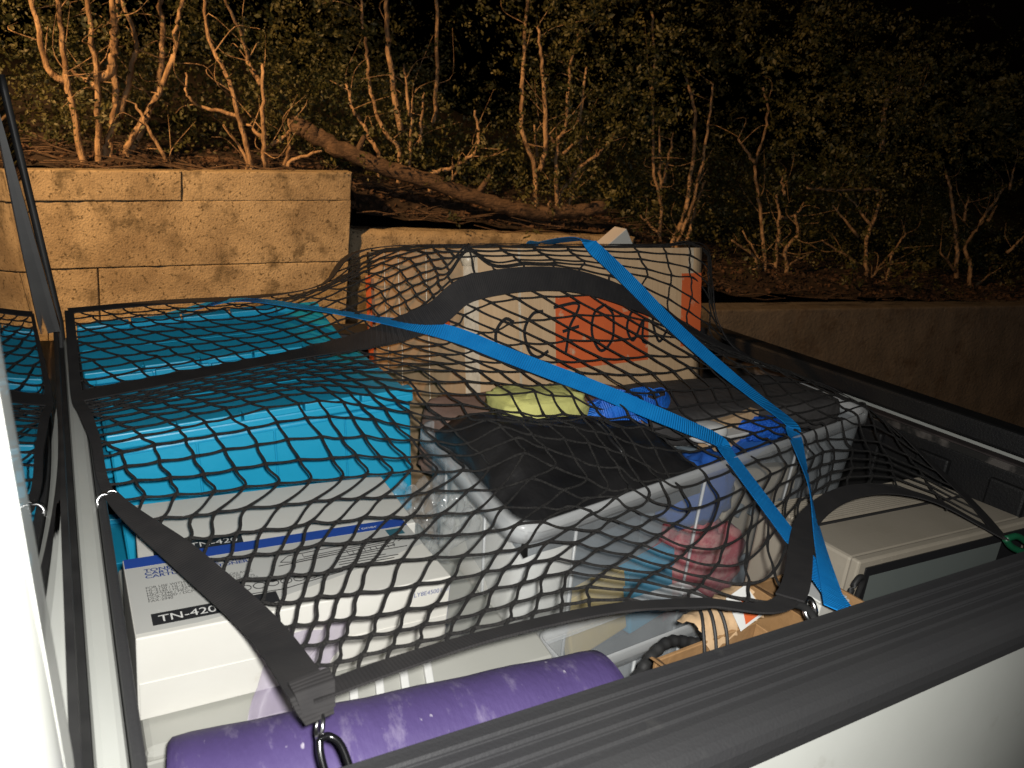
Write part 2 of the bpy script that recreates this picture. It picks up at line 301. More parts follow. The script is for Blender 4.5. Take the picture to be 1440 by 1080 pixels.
M['rope'] = mat('blue_rope', (0.012, 0.105, 0.60), 0.45, (0.02, 0.16, 0.72), 60, 3, (0.4, 0.6), 0.6, 260)
M['blue_webbing'] = wave_bump(mat('blue_webbing', (0.010, 0.125, 0.60), 0.5, (0.018, 0.18, 0.72), 40, 3, (0.4, 0.6)), 75, 0.7)
M['green'] = mat('green_paint', (0.012, 0.11, 0.05), 0.4)
M['clear'] = clear_plastic('translucent_bin_plastic', (0.70, 0.75, 0.79), 0.25)
M['clear_rim'] = clear_plastic('translucent_bin_rim', (0.78, 0.80, 0.81), 0.40)
M['film'] = clear_plastic('crinkled_clear_film', (0.7, 0.72, 0.72), 0.13, 0.12)
M['cyan_card'] = mat('cyan_card', (0.01, 0.42, 0.72), 0.5)
M['pink_cloth'] = mat('pink_red_cloth', (0.58, 0.05, 0.08), 0.8, (0.72, 0.28, 0.26), 45, 3, (0.45, 0.6))
M['cream'] = mat('cream_plastic', (0.60, 0.53, 0.42), 0.6, (0.5, 0.43, 0.33), 9, 4)
M['mustard'] = mat('mustard_card', (0.74, 0.55, 0.16), 0.7)
M['slate'] = mat('slate_blue_panel', (0.15, 0.185, 0.215), 0.7, (0.18, 0.22, 0.25), 6, 4)
M['royal'] = mat('royal_blue_plastic', (0.02, 0.10, 0.42), 0.5, (0.03, 0.14, 0.5), 10, 3)
M['peach'] = mat('peach_card', (0.66, 0.36, 0.17), 0.7)

# ------------------------------------------------------------------ setting: road, bank, sky is the world
mb = MB(); mb.add([(-60, -40, -1.33), (60, -40, -1.33), (60, 60, -1.33), (-60, 60, -1.33)], [(0, 1, 2, 3)])
tag(mb.build('road', M['asphalt']), kind='structure')

def W(s, d, z): return (0.978 * s + 0.208 * d, 4.0 - 0.208 * s + 0.978 * d, z)
def wall_top(s):
    if s < 1.31: return 0.172 + 0.0919 * s
    if s < 2.95: return 0.008 + 0.047 * (s - 1.31)
    return -0.300 + 0.056 * (s - 3.48)
SOIL = [(-8, -0.45), (-3, -0.05), (-0.03, 0.215), (0.5, 0.240), (1.07, 0.262), (1.44, 0.178), (2.25, 0.135), (2.92, 0.125), (3.73, -0.13), (4.9, -0.125), (6.5, -0.14), (9, -0.03), (14, 0.25)]
def soil_mid(s):
    for (a, za), (b, zb) in zip(SOIL, SOIL[1:]):
        if a <= s <= b: return za + (zb - za) * (s - a) / (b - a)
    return SOIL[-1][1]
def soil(s, d):
    lo = wall_top(s) - 0.035; mid = soil_mid(s)
    if d < 0.35: z = lo + (mid - lo) * max(d, 0) / 0.35
    else: z = mid + (d - 0.35) * 0.16
    return z + 0.022 * fn(s * 1.7, d * 2.3, 0.3, 1.0) + 0.010 * fn(s, d, 1.1, 5.0)
ss = np.concatenate([np.linspace(-8, -1, 15), np.linspace(-0.9, 7.4, 140), np.linspace(8, 14, 10)])
dd = np.concatenate([np.linspace(0.17, 1.2, 24), np.linspace(1.4, 6, 12)])
mb = MB(); V = [W(s, d, soil(s, d)) for d in dd for s in ss]; n = len(ss)
mb.add(V, [(j * n + i, j * n + i + 1, (j + 1) * n + i + 1, (j + 1) * n + i) for j in range(len(dd) - 1) for i in range(n - 1)], True)
tag(mb.build('bank_terrain', M['soil']), kind='structure')

# ------------------------------------------------------------------ retaining walls
def rough_block(name, parent, m, s0, s1, z0, z1, d0=0.0, d1=0.2, slope=0.0, bev=0.02, amp=0.006, rz=0.0):
    """one cast block: its face is a fine grid pushed in and out, with worn edges"""
    def axis(L, n):                                          # extra lines hard by the edges keep the arris crisp
        e = [0.0, bev * 0.35, bev * 0.7, bev]; return [q / L for q in e] + list(np.linspace(bev * 2.2 / L, 1 - bev * 2.2 / L, n)) + [1 - q / L for q in reversed(e)]
    au = axis(s1 - s0, max(4, int((s1 - s0) / 0.03))); av = axis(z1 - z0, max(3, int((z1 - z0) / 0.03))); nu = len(au) - 1; nv = len(av) - 1; mb = MB()
    def zz(s, v): return z0 + slope * s * (1 if z0 > -1.2 else 0) + (z1 + slope * s - z0 - slope * s * (1 if z0 > -1.2 else 0)) * v
    def face(u, v):
        e = min(u * (s1 - s0), (1 - u) * (s1 - s0), v * (z1 - z0), (1 - v) * (z1 - z0)); bl = bev * (1.0 + 0.9 * fn((s0 + (s1 - s0) * u) * 5, v * (z1 - z0) * 5, rz, 2.3)); k = max(0.0, 1 - e / max(bl, 0.001))
        s = s0 + (s1 - s0) * u; z = zz(s, v)
        return W(s, d0 + bev * 0.9 * k * k + amp * fn(s * 3, z * 3, rz, 2.1) + amp * 0.7 * fn(s * 9, z * 9, rz + 1, 2.1), z + amp * fn(s * 2, rz, z, 4) * (1 if v > 0.99 else 0))
    mb.grid(lambda a, b: face(au[round(a * nu)], av[round(b * nv)]), nu, nv)
    def back(u, v): s = s0 + (s1 - s0) * u; return W(s, d1, zz(s, v))
    o = len(mb.v); N1 = (nu + 1)
    top = [nv * N1 + i for i in range(N1)]; bot = list(range(N1)); lf = [j * N1 for j in range(nv + 1)]; rt = [j * N1 + nu for j in range(nv + 1)]
    tb = [back(q, 1) for q in au]; bb = [back(q, 0) for q in au]
    mb.v += tb + bb; T = [o + i for i in range(N1)]; B = [o + N1 + i for i in range(N1)]
    F = [(top[i], top[i + 1], T[i + 1], T[i]) for i in range(nu)] + [(bot[i], B[i], B[i + 1], bot[i + 1]) for i in range(nu)]
    F += [tuple(lf + [T[0], B[0]]), tuple(reversed(rt + [T[-1], B[-1]])), tuple(B[::-1] + T) if False else (B[0], T[0], T[-1], B[-1])]
    mb.f += F; mb.smooth += [False] * len(F)
    return mb.build(name, m, parent)
wl = thing('retaining_wall', 'tall stained concrete block wall with rounded end, left of the fallen log', 'wall', W(-1, 0, -1.33))
wl.location = (0, 0, 0)
S5 = 0.0919
rough_block('block', wl, M['concrete'], 0.5315, 1.30, 0.0365, 0.172, 0.0, 0.20, S5, 0.006, 0.0022, 1.2)
rough_block('block', wl, M['concrete'], -1.6, 1.302, -0.262, 0.036, 0.0015, 0.20, S5, 0.003, 0.003, 1.2)
rough_block('coping_slab', wl, M['concrete'], -1.6, 0.530, 0.040, 0.172, -0.006, 0.20, S5, 0.005, 0.0022, 2.2)
rough_block('block', wl, M['concrete'], 0.172, 1.305, -0.90, -0.266, 0.004, 0.20, S5, 0.004, 0.0025, 3.2)
rough_block('block', wl, M['concrete'], -1.6, 0.166, -0.90, -0.268, 0.006, 0.20, S5, 0.004, 0.0025, 4.2)
rough_block('block', wl, M['concrete'], -1.6, 1.305, -1.45, -0.905, 0.003, 0.20, S5 * 0, 0.012, 0.006, 5.2)
rough_block('block', wl, M['concrete'], -6.5, -1.605, -1.45, 0.17, 0.006, 0.20, S5, 0.014, 0.006, 6.2)
wm = thing('low_wall', 'low concrete wall step behind the cardboard box, under the log', 'wall')
rough_block('block', wm, M['concrete'], 1.31, 2.93, -1.45, -0.052, 0.05, 0.22, 0.047, 0.030, 0.006, 7.2)
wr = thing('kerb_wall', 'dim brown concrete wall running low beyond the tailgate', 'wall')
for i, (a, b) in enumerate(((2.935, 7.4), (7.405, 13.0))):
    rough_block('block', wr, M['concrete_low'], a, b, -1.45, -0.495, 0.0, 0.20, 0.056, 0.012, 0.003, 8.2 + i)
# ------------------------------------------------------------------ hedge: stems and crowns
def leaf_mesh(centres, size, name, m, parent, axis=None):
    n = len(centres); c = np.asarray(centres, float)
    a = rng.normal(size=(n, 3)); a[:, 2] *= 0.6
    if axis is not None: a = np.asarray(axis) + a * 0.35
    a /= np.linalg.norm(a, axis=1)[:, None]
    q = rng.normal(size=(n, 3)); b = np.cross(a, q); b /= np.linalg.norm(b, axis=1)[:, None]; nn = np.cross(a, b)
    L = (np.asarray(size) * rng.uniform(0.6, 1.25, n))[:, None]; Wd = L * rng.uniform(0.24, 0.34, n)[:, None]
    V = np.stack([c - a * L * .5, c + b * Wd + nn * Wd * .35, c + a * L * .5, c - b * Wd + nn * Wd * .35], 1).reshape(-1, 3)
    me = bpy.data.meshes.new(name); me.vertices.add(4 * n); me.vertices.foreach_set('co', V.ravel().astype(np.float32))
    idx = (np.arange(n)[:, None] * 4 + np.array([0, 1, 2, 0, 2, 3])[None]).ravel().astype(np.int32)
    me.loops.add(6 * n); me.loops.foreach_set('vertex_index', idx); me.polygons.add(2 * n)
    me.polygons.foreach_set('loop_start', np.arange(0, 6 * n, 3, dtype=np.int32)); me.polygons.foreach_set('loop_total', np.full(2 * n, 3, np.int32))
    me.update(calc_edges=True); me.validate(); me.materials.append(m)
    o = bpy.data.objects.new(name, me); COL.objects.link(o); o.parent = parent
    return o
BUSH = ['hedge shrub with long bare pale stems, leftmost above the concrete wall', 'hedge shrub with a hooked side stem above the wall end near the log',
        'hedge shrub with thin upright stems directly behind the fallen log', 'hedge shrub with many fanned stems behind the low end of the log',
        'hedge shrub with tall paired stems rising behind the cardboard box', 'hedge shrub with short forked stems just beyond the cardboard box',
        'hedge shrub with a bent horizontal branch over the brown wall', 'dim hedge shrub with crooked low stems nearest the photo edge at right']
G_UP = Vector((-math.sin(R(4)), 0, math.cos(R(4))))
for bi, cl in enumerate(STEMS):
    base = Vector(cl[0][0]); t = thing('hedge_shrub', BUSH[bi], 'shrub', base, group='hedge shrubs on the bank'); twigs = []
    for si, s in enumerate(cl):
        pts = [np.array(p) for p in s]
        if si == 0 or s[0][2] < base.z + 0.06:
            k = pts[0] + np.array((0, 0.0, -0.10)); pts = [k] + pts
        if len(pts) > 2 and s[-1][2] > base.z + 0.5:                                  # carry the stem on above into the crown
            dv = pts[-1] - pts[-2]; dv /= np.linalg.norm(dv); pts.append(pts[-1] + dv * 0.22 + rng.normal(size=3) * 0.05)
        P = np.array(smooth_path(pts, 7)); m = len(P); P[1:-1] += rng.normal(size=(m - 2, 3)) * 0.0035
        ln = np.linalg.norm(np.diff(P, axis=0), axis=1).sum(); r0 = (0.017 if ln > 0.55 else 0.012) * rng.uniform(0.8, 1.15)
        if bi == 0: r0 *= 1.15
        mb = MB(); mb.tube(P - np.array(base), np.linspace(r0, max(0.004, r0 * 0.45), m), 7)
        mb.build('stem', M['bark'], t)
        for _ in range(5 if ln > 0.4 else 2):
            i = rng.integers(m // 3, m); d = rng.normal(size=3); d[2] = abs(d[2]) * 1.3; d /= np.linalg.norm(d)
            q = P[i]; twigs.append([q, q + d * 0.12 + rng.normal(size=3) * .02, q + d * rng.uniform(.14, .30) + rng.normal(size=3) * .06])
    mb = MB()
    for w in twigs: mb.tube(np.array(smooth_path(w, 4)) - np.array(base), np.linspace(0.0032, 0.001, 9), 4, cap=False)
    tag(mb.build('twigs', M['bark'], t), kind='stuff')
    # crown: many leaf clumps through a deep irregular volume, thin low down in front of the stems, dense above and behind
    C = []; Z = []; AX = []
    nc = 760
    sx = base.x; 
    for k in range(nc):
        h = 2.4 * rng.random() ** 1.25 + 0.02; back = rng.uniform(-0.42, 1.2) if rng.random() < 0.52 else rng.uniform(-0.45, 0.0)
        low = h < (0.85 if bi == 0 else 0.62)
        if low and back < 0.28 and rng.random() < (0.93 if bi < 2 else 0.80): back += rng.uniform(0.5, 0.9)
        along = rng.normal() * 0.46
        if fn((base.x + along) * 0.55, h * 0.6, back * 0.5, 1.0) < -0.12: continue
        if bi > 5 and h > 1.75 - 0.35 * (bi - 6): continue
        cc = np.array(base) + np.array((0.978, -0.208, 0)) * along + np.array((0.208, 0.978, 0)) * back + np.array(G_UP) * (h + 0.25 * max(0, back))
        nl = int(rng.integers(18, 64)); rad = rng.uniform(0.03, 0.15); zs = rng.uniform(0.018, 0.036)
        # a clump is a few leafy sprays: leaves set alternately along short shoots
        for q in range(max(2, nl // 11)):
            d = rng.normal(size=3); d[2] = d[2] * 0.7 + 0.25; d -= np.array((0.208, 0.978, 0)) * 0.35; d /= np.linalg.norm(d); sd = np.cross(d, rng.normal(size=3)); sd /= np.linalg.norm(sd)
            ml = int(rng.integers(8, 17)); tt = np.linspace(0.1, 1, ml)[:, None]; sg = np.where(np.arange(ml) % 2, 1.0, -1.0)[:, None]; ln_ = rng.uniform(0.07, 0.20)
            C.append(cc + rng.normal(size=3) * rad * 0.6 + d * tt * ln_ + np.array((0, 0, -0.25)) * ln_ * tt * tt + sd * sg * 0.011 + rng.normal(size=(ml, 3)) * 0.004)
            AX.append(np.broadcast_to(d * 0.6, (ml, 3)) + sd * sg); Z.append(np.full(ml, zs) * np.linspace(1.1, 0.7, ml))
    for k in range(90):                                       # low dim foliage close behind the stems
        cc = np.array(base) + np.array((0.978, -0.208, 0)) * rng.normal() * 0.45 + np.array((0.208, 0.978, 0)) * rng.uniform(0.35, 0.9) + np.array(G_UP) * rng.uniform(0.0, 0.55)
        C.append(cc + rng.normal(size=(40, 3)) * rng.uniform(0.04, 0.10)); Z.append(np.full(40, rng.uniform(0.02, 0.035))); AX.append(rng.normal(size=(40, 3)))
    for w in twigs:
        k = rng.integers(8, 22); Z.append(np.full(k, 0.024)); AX.append(rng.normal(size=(k, 3))); tt = rng.uniform(0.3, 1, k)[:, None]; C.append(w[0] * (1 - tt) + w[2] * tt + rng.normal(size=(k, 3)) * 0.025)
    leaf_mesh(np.concatenate(C) - np.array(base), np.concatenate(Z), 'crown', M['leaf'], t, np.concatenate(AX))

# fallen log with stubs
LOG = [(1.06, 3.98, 0.49), (1.095, 3.967, 0.470), (1.207, 3.943, 0.422), (1.47, 3.887, 0.330), (1.806, 3.816, 0.262), (2.084, 3.757, 0.197), (2.306, 3.71, 0.165), (2.561, 3.656, 0.192), (2.748, 3.616, 0.235)]
t = thing('fallen_log', 'fallen tree trunk lying across the bank behind the low wall', 'log', LOG[5])
lo = Vector(LOG[5]); P = np.array(smooth_path(LOG, 8)); m = len(P); P += rng.normal(size=P.shape) * 0.004
mb = MB(); mb.tube(P - np.array(lo), np.linspace(0.044, 0.038, m) * rng.uniform(0.94, 1.06, m), 12); mb.build('trunk', M['log'], t)
for q, dv in ((2.0, (0.05, -0.05, 0.12)), (2.55, (0.08, -0.06, 0.06)), (1.35, (0.02, -0.05, 0.10))):
    i = int(np.argmin(abs(P[:, 0] - q))); a = P[i] - np.array(lo); mb = MB(); mb.tube([a, a + np.array(dv) * 0.6, a + np.array(dv)], [0.02, 0.016, 0.012], 7); mb.build('branch_stub', M['log'], t)

# leaf litter and fallen twigs on the bank
C = []
for _ in range(5200):
    s = rng.uniform(-1.0, 7.2); d = abs(rng.normal()) * 0.35 + 0.17; C.append(W(s, d, soil(s, d) + 0.008))
o = leaf_mesh(C, 0.036, 'leaf_litter', M['leaf_dry'], None); tag(o, 'dry brown leaf litter scattered over the bank', 'leaf litter', kind='stuff')
mb = MB()
for _ in range(300):
    s = rng.uniform(-1.0, 7.2); d = rng.uniform(0.05, 0.7); z = soil(s, max(d, 0.17)) + 0.012; a = rng.uniform(-0.5, 0.5) + (math.pi if rng.random() < .5 else 0); L = rng.uniform(0.08, 0.34)
    p0 = np.array(W(s, d, z)); p1 = np.array(W(s + math.cos(a) * L, d + math.sin(a) * L * .6, z + rng.uniform(-0.01, 0.05)))
    mb.tube([p0, (p0 + p1) / 2 + rng.normal(size=3) * 0.012, p1], [0.004, 0.0035, 0.002], 4, cap=False)
tag(mb.build('fallen_twigs', M['log']), 'thin fallen twigs and pine straw strewn over the bank', 'twigs', kind='stuff')
# ------------------------------------------------------------------ the pickup truck
truck = thing('pickup_truck', 'white pickup truck with black ribbed bed rail and loaded open bed', 'pickup truck', (0.9, 1.1, -1.33))
TO = Vector((-0.9, -1.1, 1.33))
def tp(mb, name, m, parent=None, **k):                      # a truck part: vertices given in world space
    mb.v = [(x + TO.x, y + TO.y, z + TO.z) for x, y, z in mb.v]
    return mb.build(name, m, parent or truck, **k)
XB0, XB1, YB0, YB1 = 0.036, 1.86, 0.44, 1.72
# near side: ribbed cap on the rail, painted side below
prof = [(0.446, -0.035), (0.446, -0.006), (0.441, 0.0)]
y = 0.436
for k in range(4):
    prof += [(y, 0.0), (y - 0.0095, 0.0010), (y - 0.0112, -0.0016), (y - 0.0138, -0.0016), (y - 0.0155, 0.001)]; y -= 0.0160
prof += [(0.366, 0.0015), (0.356, 0.000), (0.347, -0.003), (0.340, -0.008), (0.336, -0.015), (0.3345, -0.024), (0.3345, -0.034), (0.345, -0.036)]
mb = MB(); mb.prism(prof, 0.045, XB1); cap = tp(mb, 'bed_rail_cap', M['black_cap'])
def side_prof(sgn, yo):
    p = [(yo + 0.004, -0.030)] + [(yo + 0.003 - 0.024 * math.sin(math.pi * min(1, k / 22) ** 0.8), -0.034 - 0.028 * k) for k in range(25)] + [(yo + 0.09, -0.72), (yo + 0.09, -0.030)]
    return p if sgn > 0 else [(1.1 * 2 - a - 0.04, b) for a, b in p]
mb = MB(); mb.prism(side_prof(1, 0.337), 0.012, 1.87, smooth=True); tp(mb, 'bed_side_panel', M['paint'])
mb = MB(); mb.prism([(a, b) for a, b in side_prof(-1, 0.337)], 0.012, 1.87); tp(mb, 'bed_side_panel', M['paint'])
mb = MB(); mb.box(0.045, XB1, 1.722, 1.835, -0.034, 0.0); tp(mb, 'bed_rail_cap', M['black_cap'], bevel=0.008)
# liner: floor with ribs, front, sides
mb = MB(); mb.box(0.036, 1.80, 0.447, 1.715, -0.53, -0.50)
for k in range(12): mb.box(0.05, 1.79, 0.50 + k * 0.1, 0.54 + k * 0.1, -0.4995, -0.494)
tp(mb, 'bed_floor', M['liner'])
mb = MB(); mb.box(0.040, 1.80, 0.429, 0.4465, -0.50, -0.036); tp(mb, 'bed_liner_side', M['liner'])
mb = MB(); mb.box(0.040, 1.80, 1.7165, 1.734, -0.50, -0.036); tp(mb, 'bed_liner_side', M['liner'])
# front bulkhead: painted top edge, black cap on its bed side
mb = MB(); mb.box(0.005, 0.0275, 0.40, 1.76, -0.72, -0.004); tp(mb, 'bed_front_panel', M['paint'], bevel=0.006)
mb = MB(); mb.box(0.0285, 0.0385, 0.41, 1.73, -0.50, -0.001); tp(mb, 'bed_front_cap', M['black_cap'], bevel=0.003)
mb = MB(); mb.box(-0.003, 0.0045, 0.39, 1.735, -0.50, -0.020); tp(mb, 'gap_shade_filler', M['rubber'])  # added dark filler: stands for the shaded cab gap, stops light showing through
# tailgate: black cap, dusty ledge with a scuffed lip, liner face, painted outside
mb = MB(); mb.box(1.775, 1.85, 0.447, 1.715, -0.05, 0.0); tg = tp(mb, 'tailgate_cap', M['liner'], bevel=0.008)
mb = MB(); mb.box(1.735, 1.774, 0.447, 1.715, -0.075, -0.055); tp(mb, 'tailgate_ledge', M['dusty'], bevel=0.004)
mb = MB(); mb.box(1.730, 1.7345, 0.447, 1.715, -0.074, -0.058); tp(mb, 'ledge_lip', M['scuffed'], bevel=0.001)
mb = MB(); mb.box(1.745, 1.80, 0.447, 1.715, -0.50, -0.076)
for k in range(7): mb.box(1.728, 1.7449, 0.52 + k * 0.17, 0.60 + k * 0.17, -0.46, -0.10)
tp(mb, 'tailgate_liner', M['liner'], bevel=0.006)
mb = MB(); mb.box(1.852, 1.88, 0.37, 1.80, -0.62, -0.01); tp(mb, 'tailgate', M['paint'], bevel=0.01)
# cab: back face leans forward with height; window with gasket, pillars, roof
def cx(y, z):
    if z <= 0.05: return -0.004
    return -0.004 - (z - 0.05) * (0.072 + 0.10 * max(0, y - 0.42)) - max(0, z - 0.44) ** 2 * 3.0
def gx(y, z): return -0.003 - 0.075 * min(0, y - 1.05) ** 2 - max(0, z - 0.05) * (0.03 + 0.135 * max(0, y - 0.42))
def qx(y, z): f = (y - 1.612) / 0.123; return gx(1.612, z) * (1 - f) + (0.001 - 0.15 * (z - 0.027)) * f
def patch(mb, y0, y1, z0, z1, off=0.0, nu=24, nv=16, th=0.012, cx=cx):
    mb.grid(lambda u, v: (cx(y0 + (y1 - y0) * u, z0 + (z1 - z0) * v) + off, y0 + (y1 - y0) * u, z0 + (z1 - z0) * v), nu, nv)
    mb.grid(lambda u, v: (cx(y0 + (y1 - y0) * u, z0 + (z1 - z0) * v) + off - th, y0 + (y1 - y0) * u, z0 + (z1 - z0) * v), nu, nv)
    n1 = nu + 1; o = len(mb.v) - 2 * n1 * (nv + 1); o2 = o + n1 * (nv + 1)
    ring = [i for i in range(n1)] + [j * n1 + nu for j in range(1, nv + 1)] + [nv * n1 + i for i in range(nu - 1, -1, -1)] + [j * n1 for j in range(nv - 1, 0, -1)]
    for a, b in zip(ring, ring[1:] + ring[:1]): mb.f.append((o + a, o + b, o2 + b, o2 + a)); mb.smooth.append(False)
GY0, GY1, GZ0, GZ1 = 0.435, 1.549, 0.078, 0.47
mb = MB(); patch(mb, 0.375, 1.735, -0.70, 0.046); tp(mb, 'cab_back_panel', M['paint'])
mb = MB(); patch(mb, 0.375, 0.432, 0.048, 0.50, 0.0); tp(mb, 'cab_pillar', M['paint'])
mb = MB(); patch(mb, 1.612, 1.735, 0.052, 0.50, 0.0, th=0.005, cx=qx); tp(mb, 'quarter_window', M['glass'])
mb = MB(); patch(mb, 0.434, 1.626, 0.474, 0.50, 0.0); tp(mb, 'window_header', M['paint'])
mb = MB(); patch(mb, GY0, GY1, 0.052, 0.472, -0.002, 40, 16, 0.005, gx); win = tp(mb, 'rear_window', M['glass'])
mb = MB(); patch(mb, 0.434, 1.626, 0.048, 0.058, 0.002, th=0.006); tp(mb, 'window_gasket', M['rubber'])
mb = MB(); mb.box(-0.060, -0.012, 0.434, 1.626, 0.036, 0.0475); tp(mb, 'window_sill', M['paint'])
mb = MB(); patch(mb, 1.550, 1.610, 0.060, 0.480, 0.006, cx=gx); tp(mb, 'window_gasket', M['rubber'])
mb = MB(); patch(mb, 0.434, 0.440, 0.060, 0.472, 0.0015, cx=gx); tp(mb, 'window_gasket', M['rubber'])
# far corner of the cab: rounded pillar edge trimmed in black
mb = MB(); mb.tube([(0.001 - 0.15 * max(0, z - 0.027), 1.742, z) for z in np.linspace(-0.7, 0.49, 40)], 0.008, 8); tp(mb, 'pillar_trim', M['rubber'])
# near corner and side of the cab
mb = MB()
def corner(u, v):
    z = -0.70 + 1.20 * v; a = u * math.pi / 2; tum = 0.05 * max(0, z - 0.05)
    x0 = cx(0.40, z) - 0.045; return (x0 + 0.045 * math.cos(a), 0.375 + tum - 0.045 * math.sin(a), z)
mb.grid(corner, 10, 30); tp(mb, 'cab_corner', M['paint'])
mb = MB()
def cside(u, v):
    z = -0.85 + 1.35 * v; tum = 0.05 * max(0, z - 0.05); x0 = cx(0.40, z) - 0.045; return (x0 - 1.5 * u, 0.330 + tum, z)
mb.grid(cside, 12, 30); tp(mb, 'cab_side', M['paint'])
mb = MB(); mb.box(-1.56, -0.012, 1.736, 1.76, -0.85, 0.05)
mb.hexa([(-1.5, 1.736, 0.05), (-0.02, 1.736, 0.05), (-0.02, 1.76, 0.05), (-1.5, 1.76, 0.05), (-1.2, 1.70, 0.50), (-0.14, 1.70, 0.50), (-0.14, 1.73, 0.50), (-1.2, 1.73, 0.50)]); tp(mb, 'cab_side', M['paint'])
mb = MB(); mb.box(-1.35, -0.105, 0.355, 1.735, 0.501, 0.53); tp(mb, 'cab_roof', M['paint'], bevel=0.012)
mb = MB(); mb.box(-3.0, -1.58, 0.36, 1.76, -0.85, -0.10); tp(mb, 'engine_hood', M['paint'], bevel=0.06)
mb = MB(); mb.hexa([(-1.85, 0.40, -0.098), (-1.60, 0.40, -0.098), (-1.60, 1.72, -0.098), (-1.85, 1.72, -0.098), (-1.37, 0.42, 0.50), (-1.355, 0.42, 0.50), (-1.355, 1.70, 0.50), (-1.37, 1.70, 0.50)]); tp(mb, 'windscreen', M['glass'])
for wx in (-2.35, 0.98):
    for wy, sg in ((0.33, 1), (1.55, 1)):
        mb = MB(); c = np.array((wx, wy + 0.11, -0.97)); prof2 = []
        rings = [(0.0, 0.24), (0.0, 0.33), (0.03, 0.36), (0.19, 0.36), (0.22, 0.33), (0.22, 0.24)]
        mb.loops([[(wx + r * math.cos(a), wy + o, -0.97 + r * math.sin(a)) for a in np.linspace(0, 2 * math.pi, 36, endpoint=False)] for o, r in rings], False, False)
        wh = tp(mb, 'tyre', M['rubber'])
        mb = MB(); mb.loops([[(wx + r * math.cos(a), wy + o, -0.97 + r * math.sin(a)) for a in np.linspace(0, 2 * math.pi, 36, endpoint=False)] for o, r in ((0.03, 0.238), (0.05, 0.20), (0.04, 0.06), (0.18, 0.06), (0.19, 0.238))], True, True)
        mb.v = [(x + TO.x, y + TO.y, z + TO.z) for x, y, z in mb.v]; mb.build('rim', M['steel'], wh)
# ------------------------------------------------------------------ blue folding totes
def tote(label, loc, roty, w, d, h, rotx=0.0):
    t = thing('blue_tote', label, 'tote', loc, (rotx, roty, 0), 'blue folding totes in the bed')
    mb = MB(); mb.box(0.004, w - 0.004, 0.004, d - 0.004, 0, h - 0.03); mb.build('tote_body', M['tote'], t, bevel=0.004)
    n = 4
    for k in range(n):                                         # folded wall panels with open creases between
        a = 0.006 + (w - 0.012) * k / n; b = 0.006 + (w - 0.012) * (k + 1) / n - 0.0022
        mb = MB(); mb.box(a, b, 0.0, 0.0038, 0.012, h - 0.036); mb.build('wall_panel', M['tote'], t, bevel=0.0012, segs=1)
    mb = MB(); mb.box(0, w, 0, d, h - 0.026, h - 0.012); mb.build('lid', M['tote'], t, bevel=0.003)
    for y0 in (0.0, d - 0.020):
        for k in range(5):
            a = w * (k + 0.02) / 5; b = w * (k + 0.98) / 5; zz = 0.0015 * (k % 2)
            mb = MB(); mb.box(a, b, y0 - 0.0035 + 0.0 * k, y0 + 0.018, h - 0.0115, h + zz); mb.build('lid_tab', M['tote'], t, bevel=0.002)
    for k in range(2):
        mb = MB(); mb.box(0.004, w - 0.004, d * (0.10 + 0.4 * k), d * (0.10 + 0.4 * k) + d * 0.385, h - 0.0115, h - 0.0095); mb.build('lid_flap', M['tote'], t, bevel=0.001, segs=1)
    mb = MB(); mb.box(-0.006, 0.0035, d * 0.3, d * 0.7, h * 0.55, h * 0.72); mb.build('handle', M['tote'], t, bevel=0.003)
    return t
tote('bright blue plastic tote right behind the white toner cartons', (0.070, 1.150, -0.232), R(-5.6), 0.475, 0.30, 0.24)
tote('blue plastic tote against the far bed side, left of the cardboard box', (0.053, 1.475, -0.222), R(-5.6), 0.475, 0.225, 0.24, R(9))
tote('blue plastic tote low in the bed, wedged between the bed front and toner cartons', (0.050, 1.10, -0.494), 0, 0.46, 0.34, 0.235)
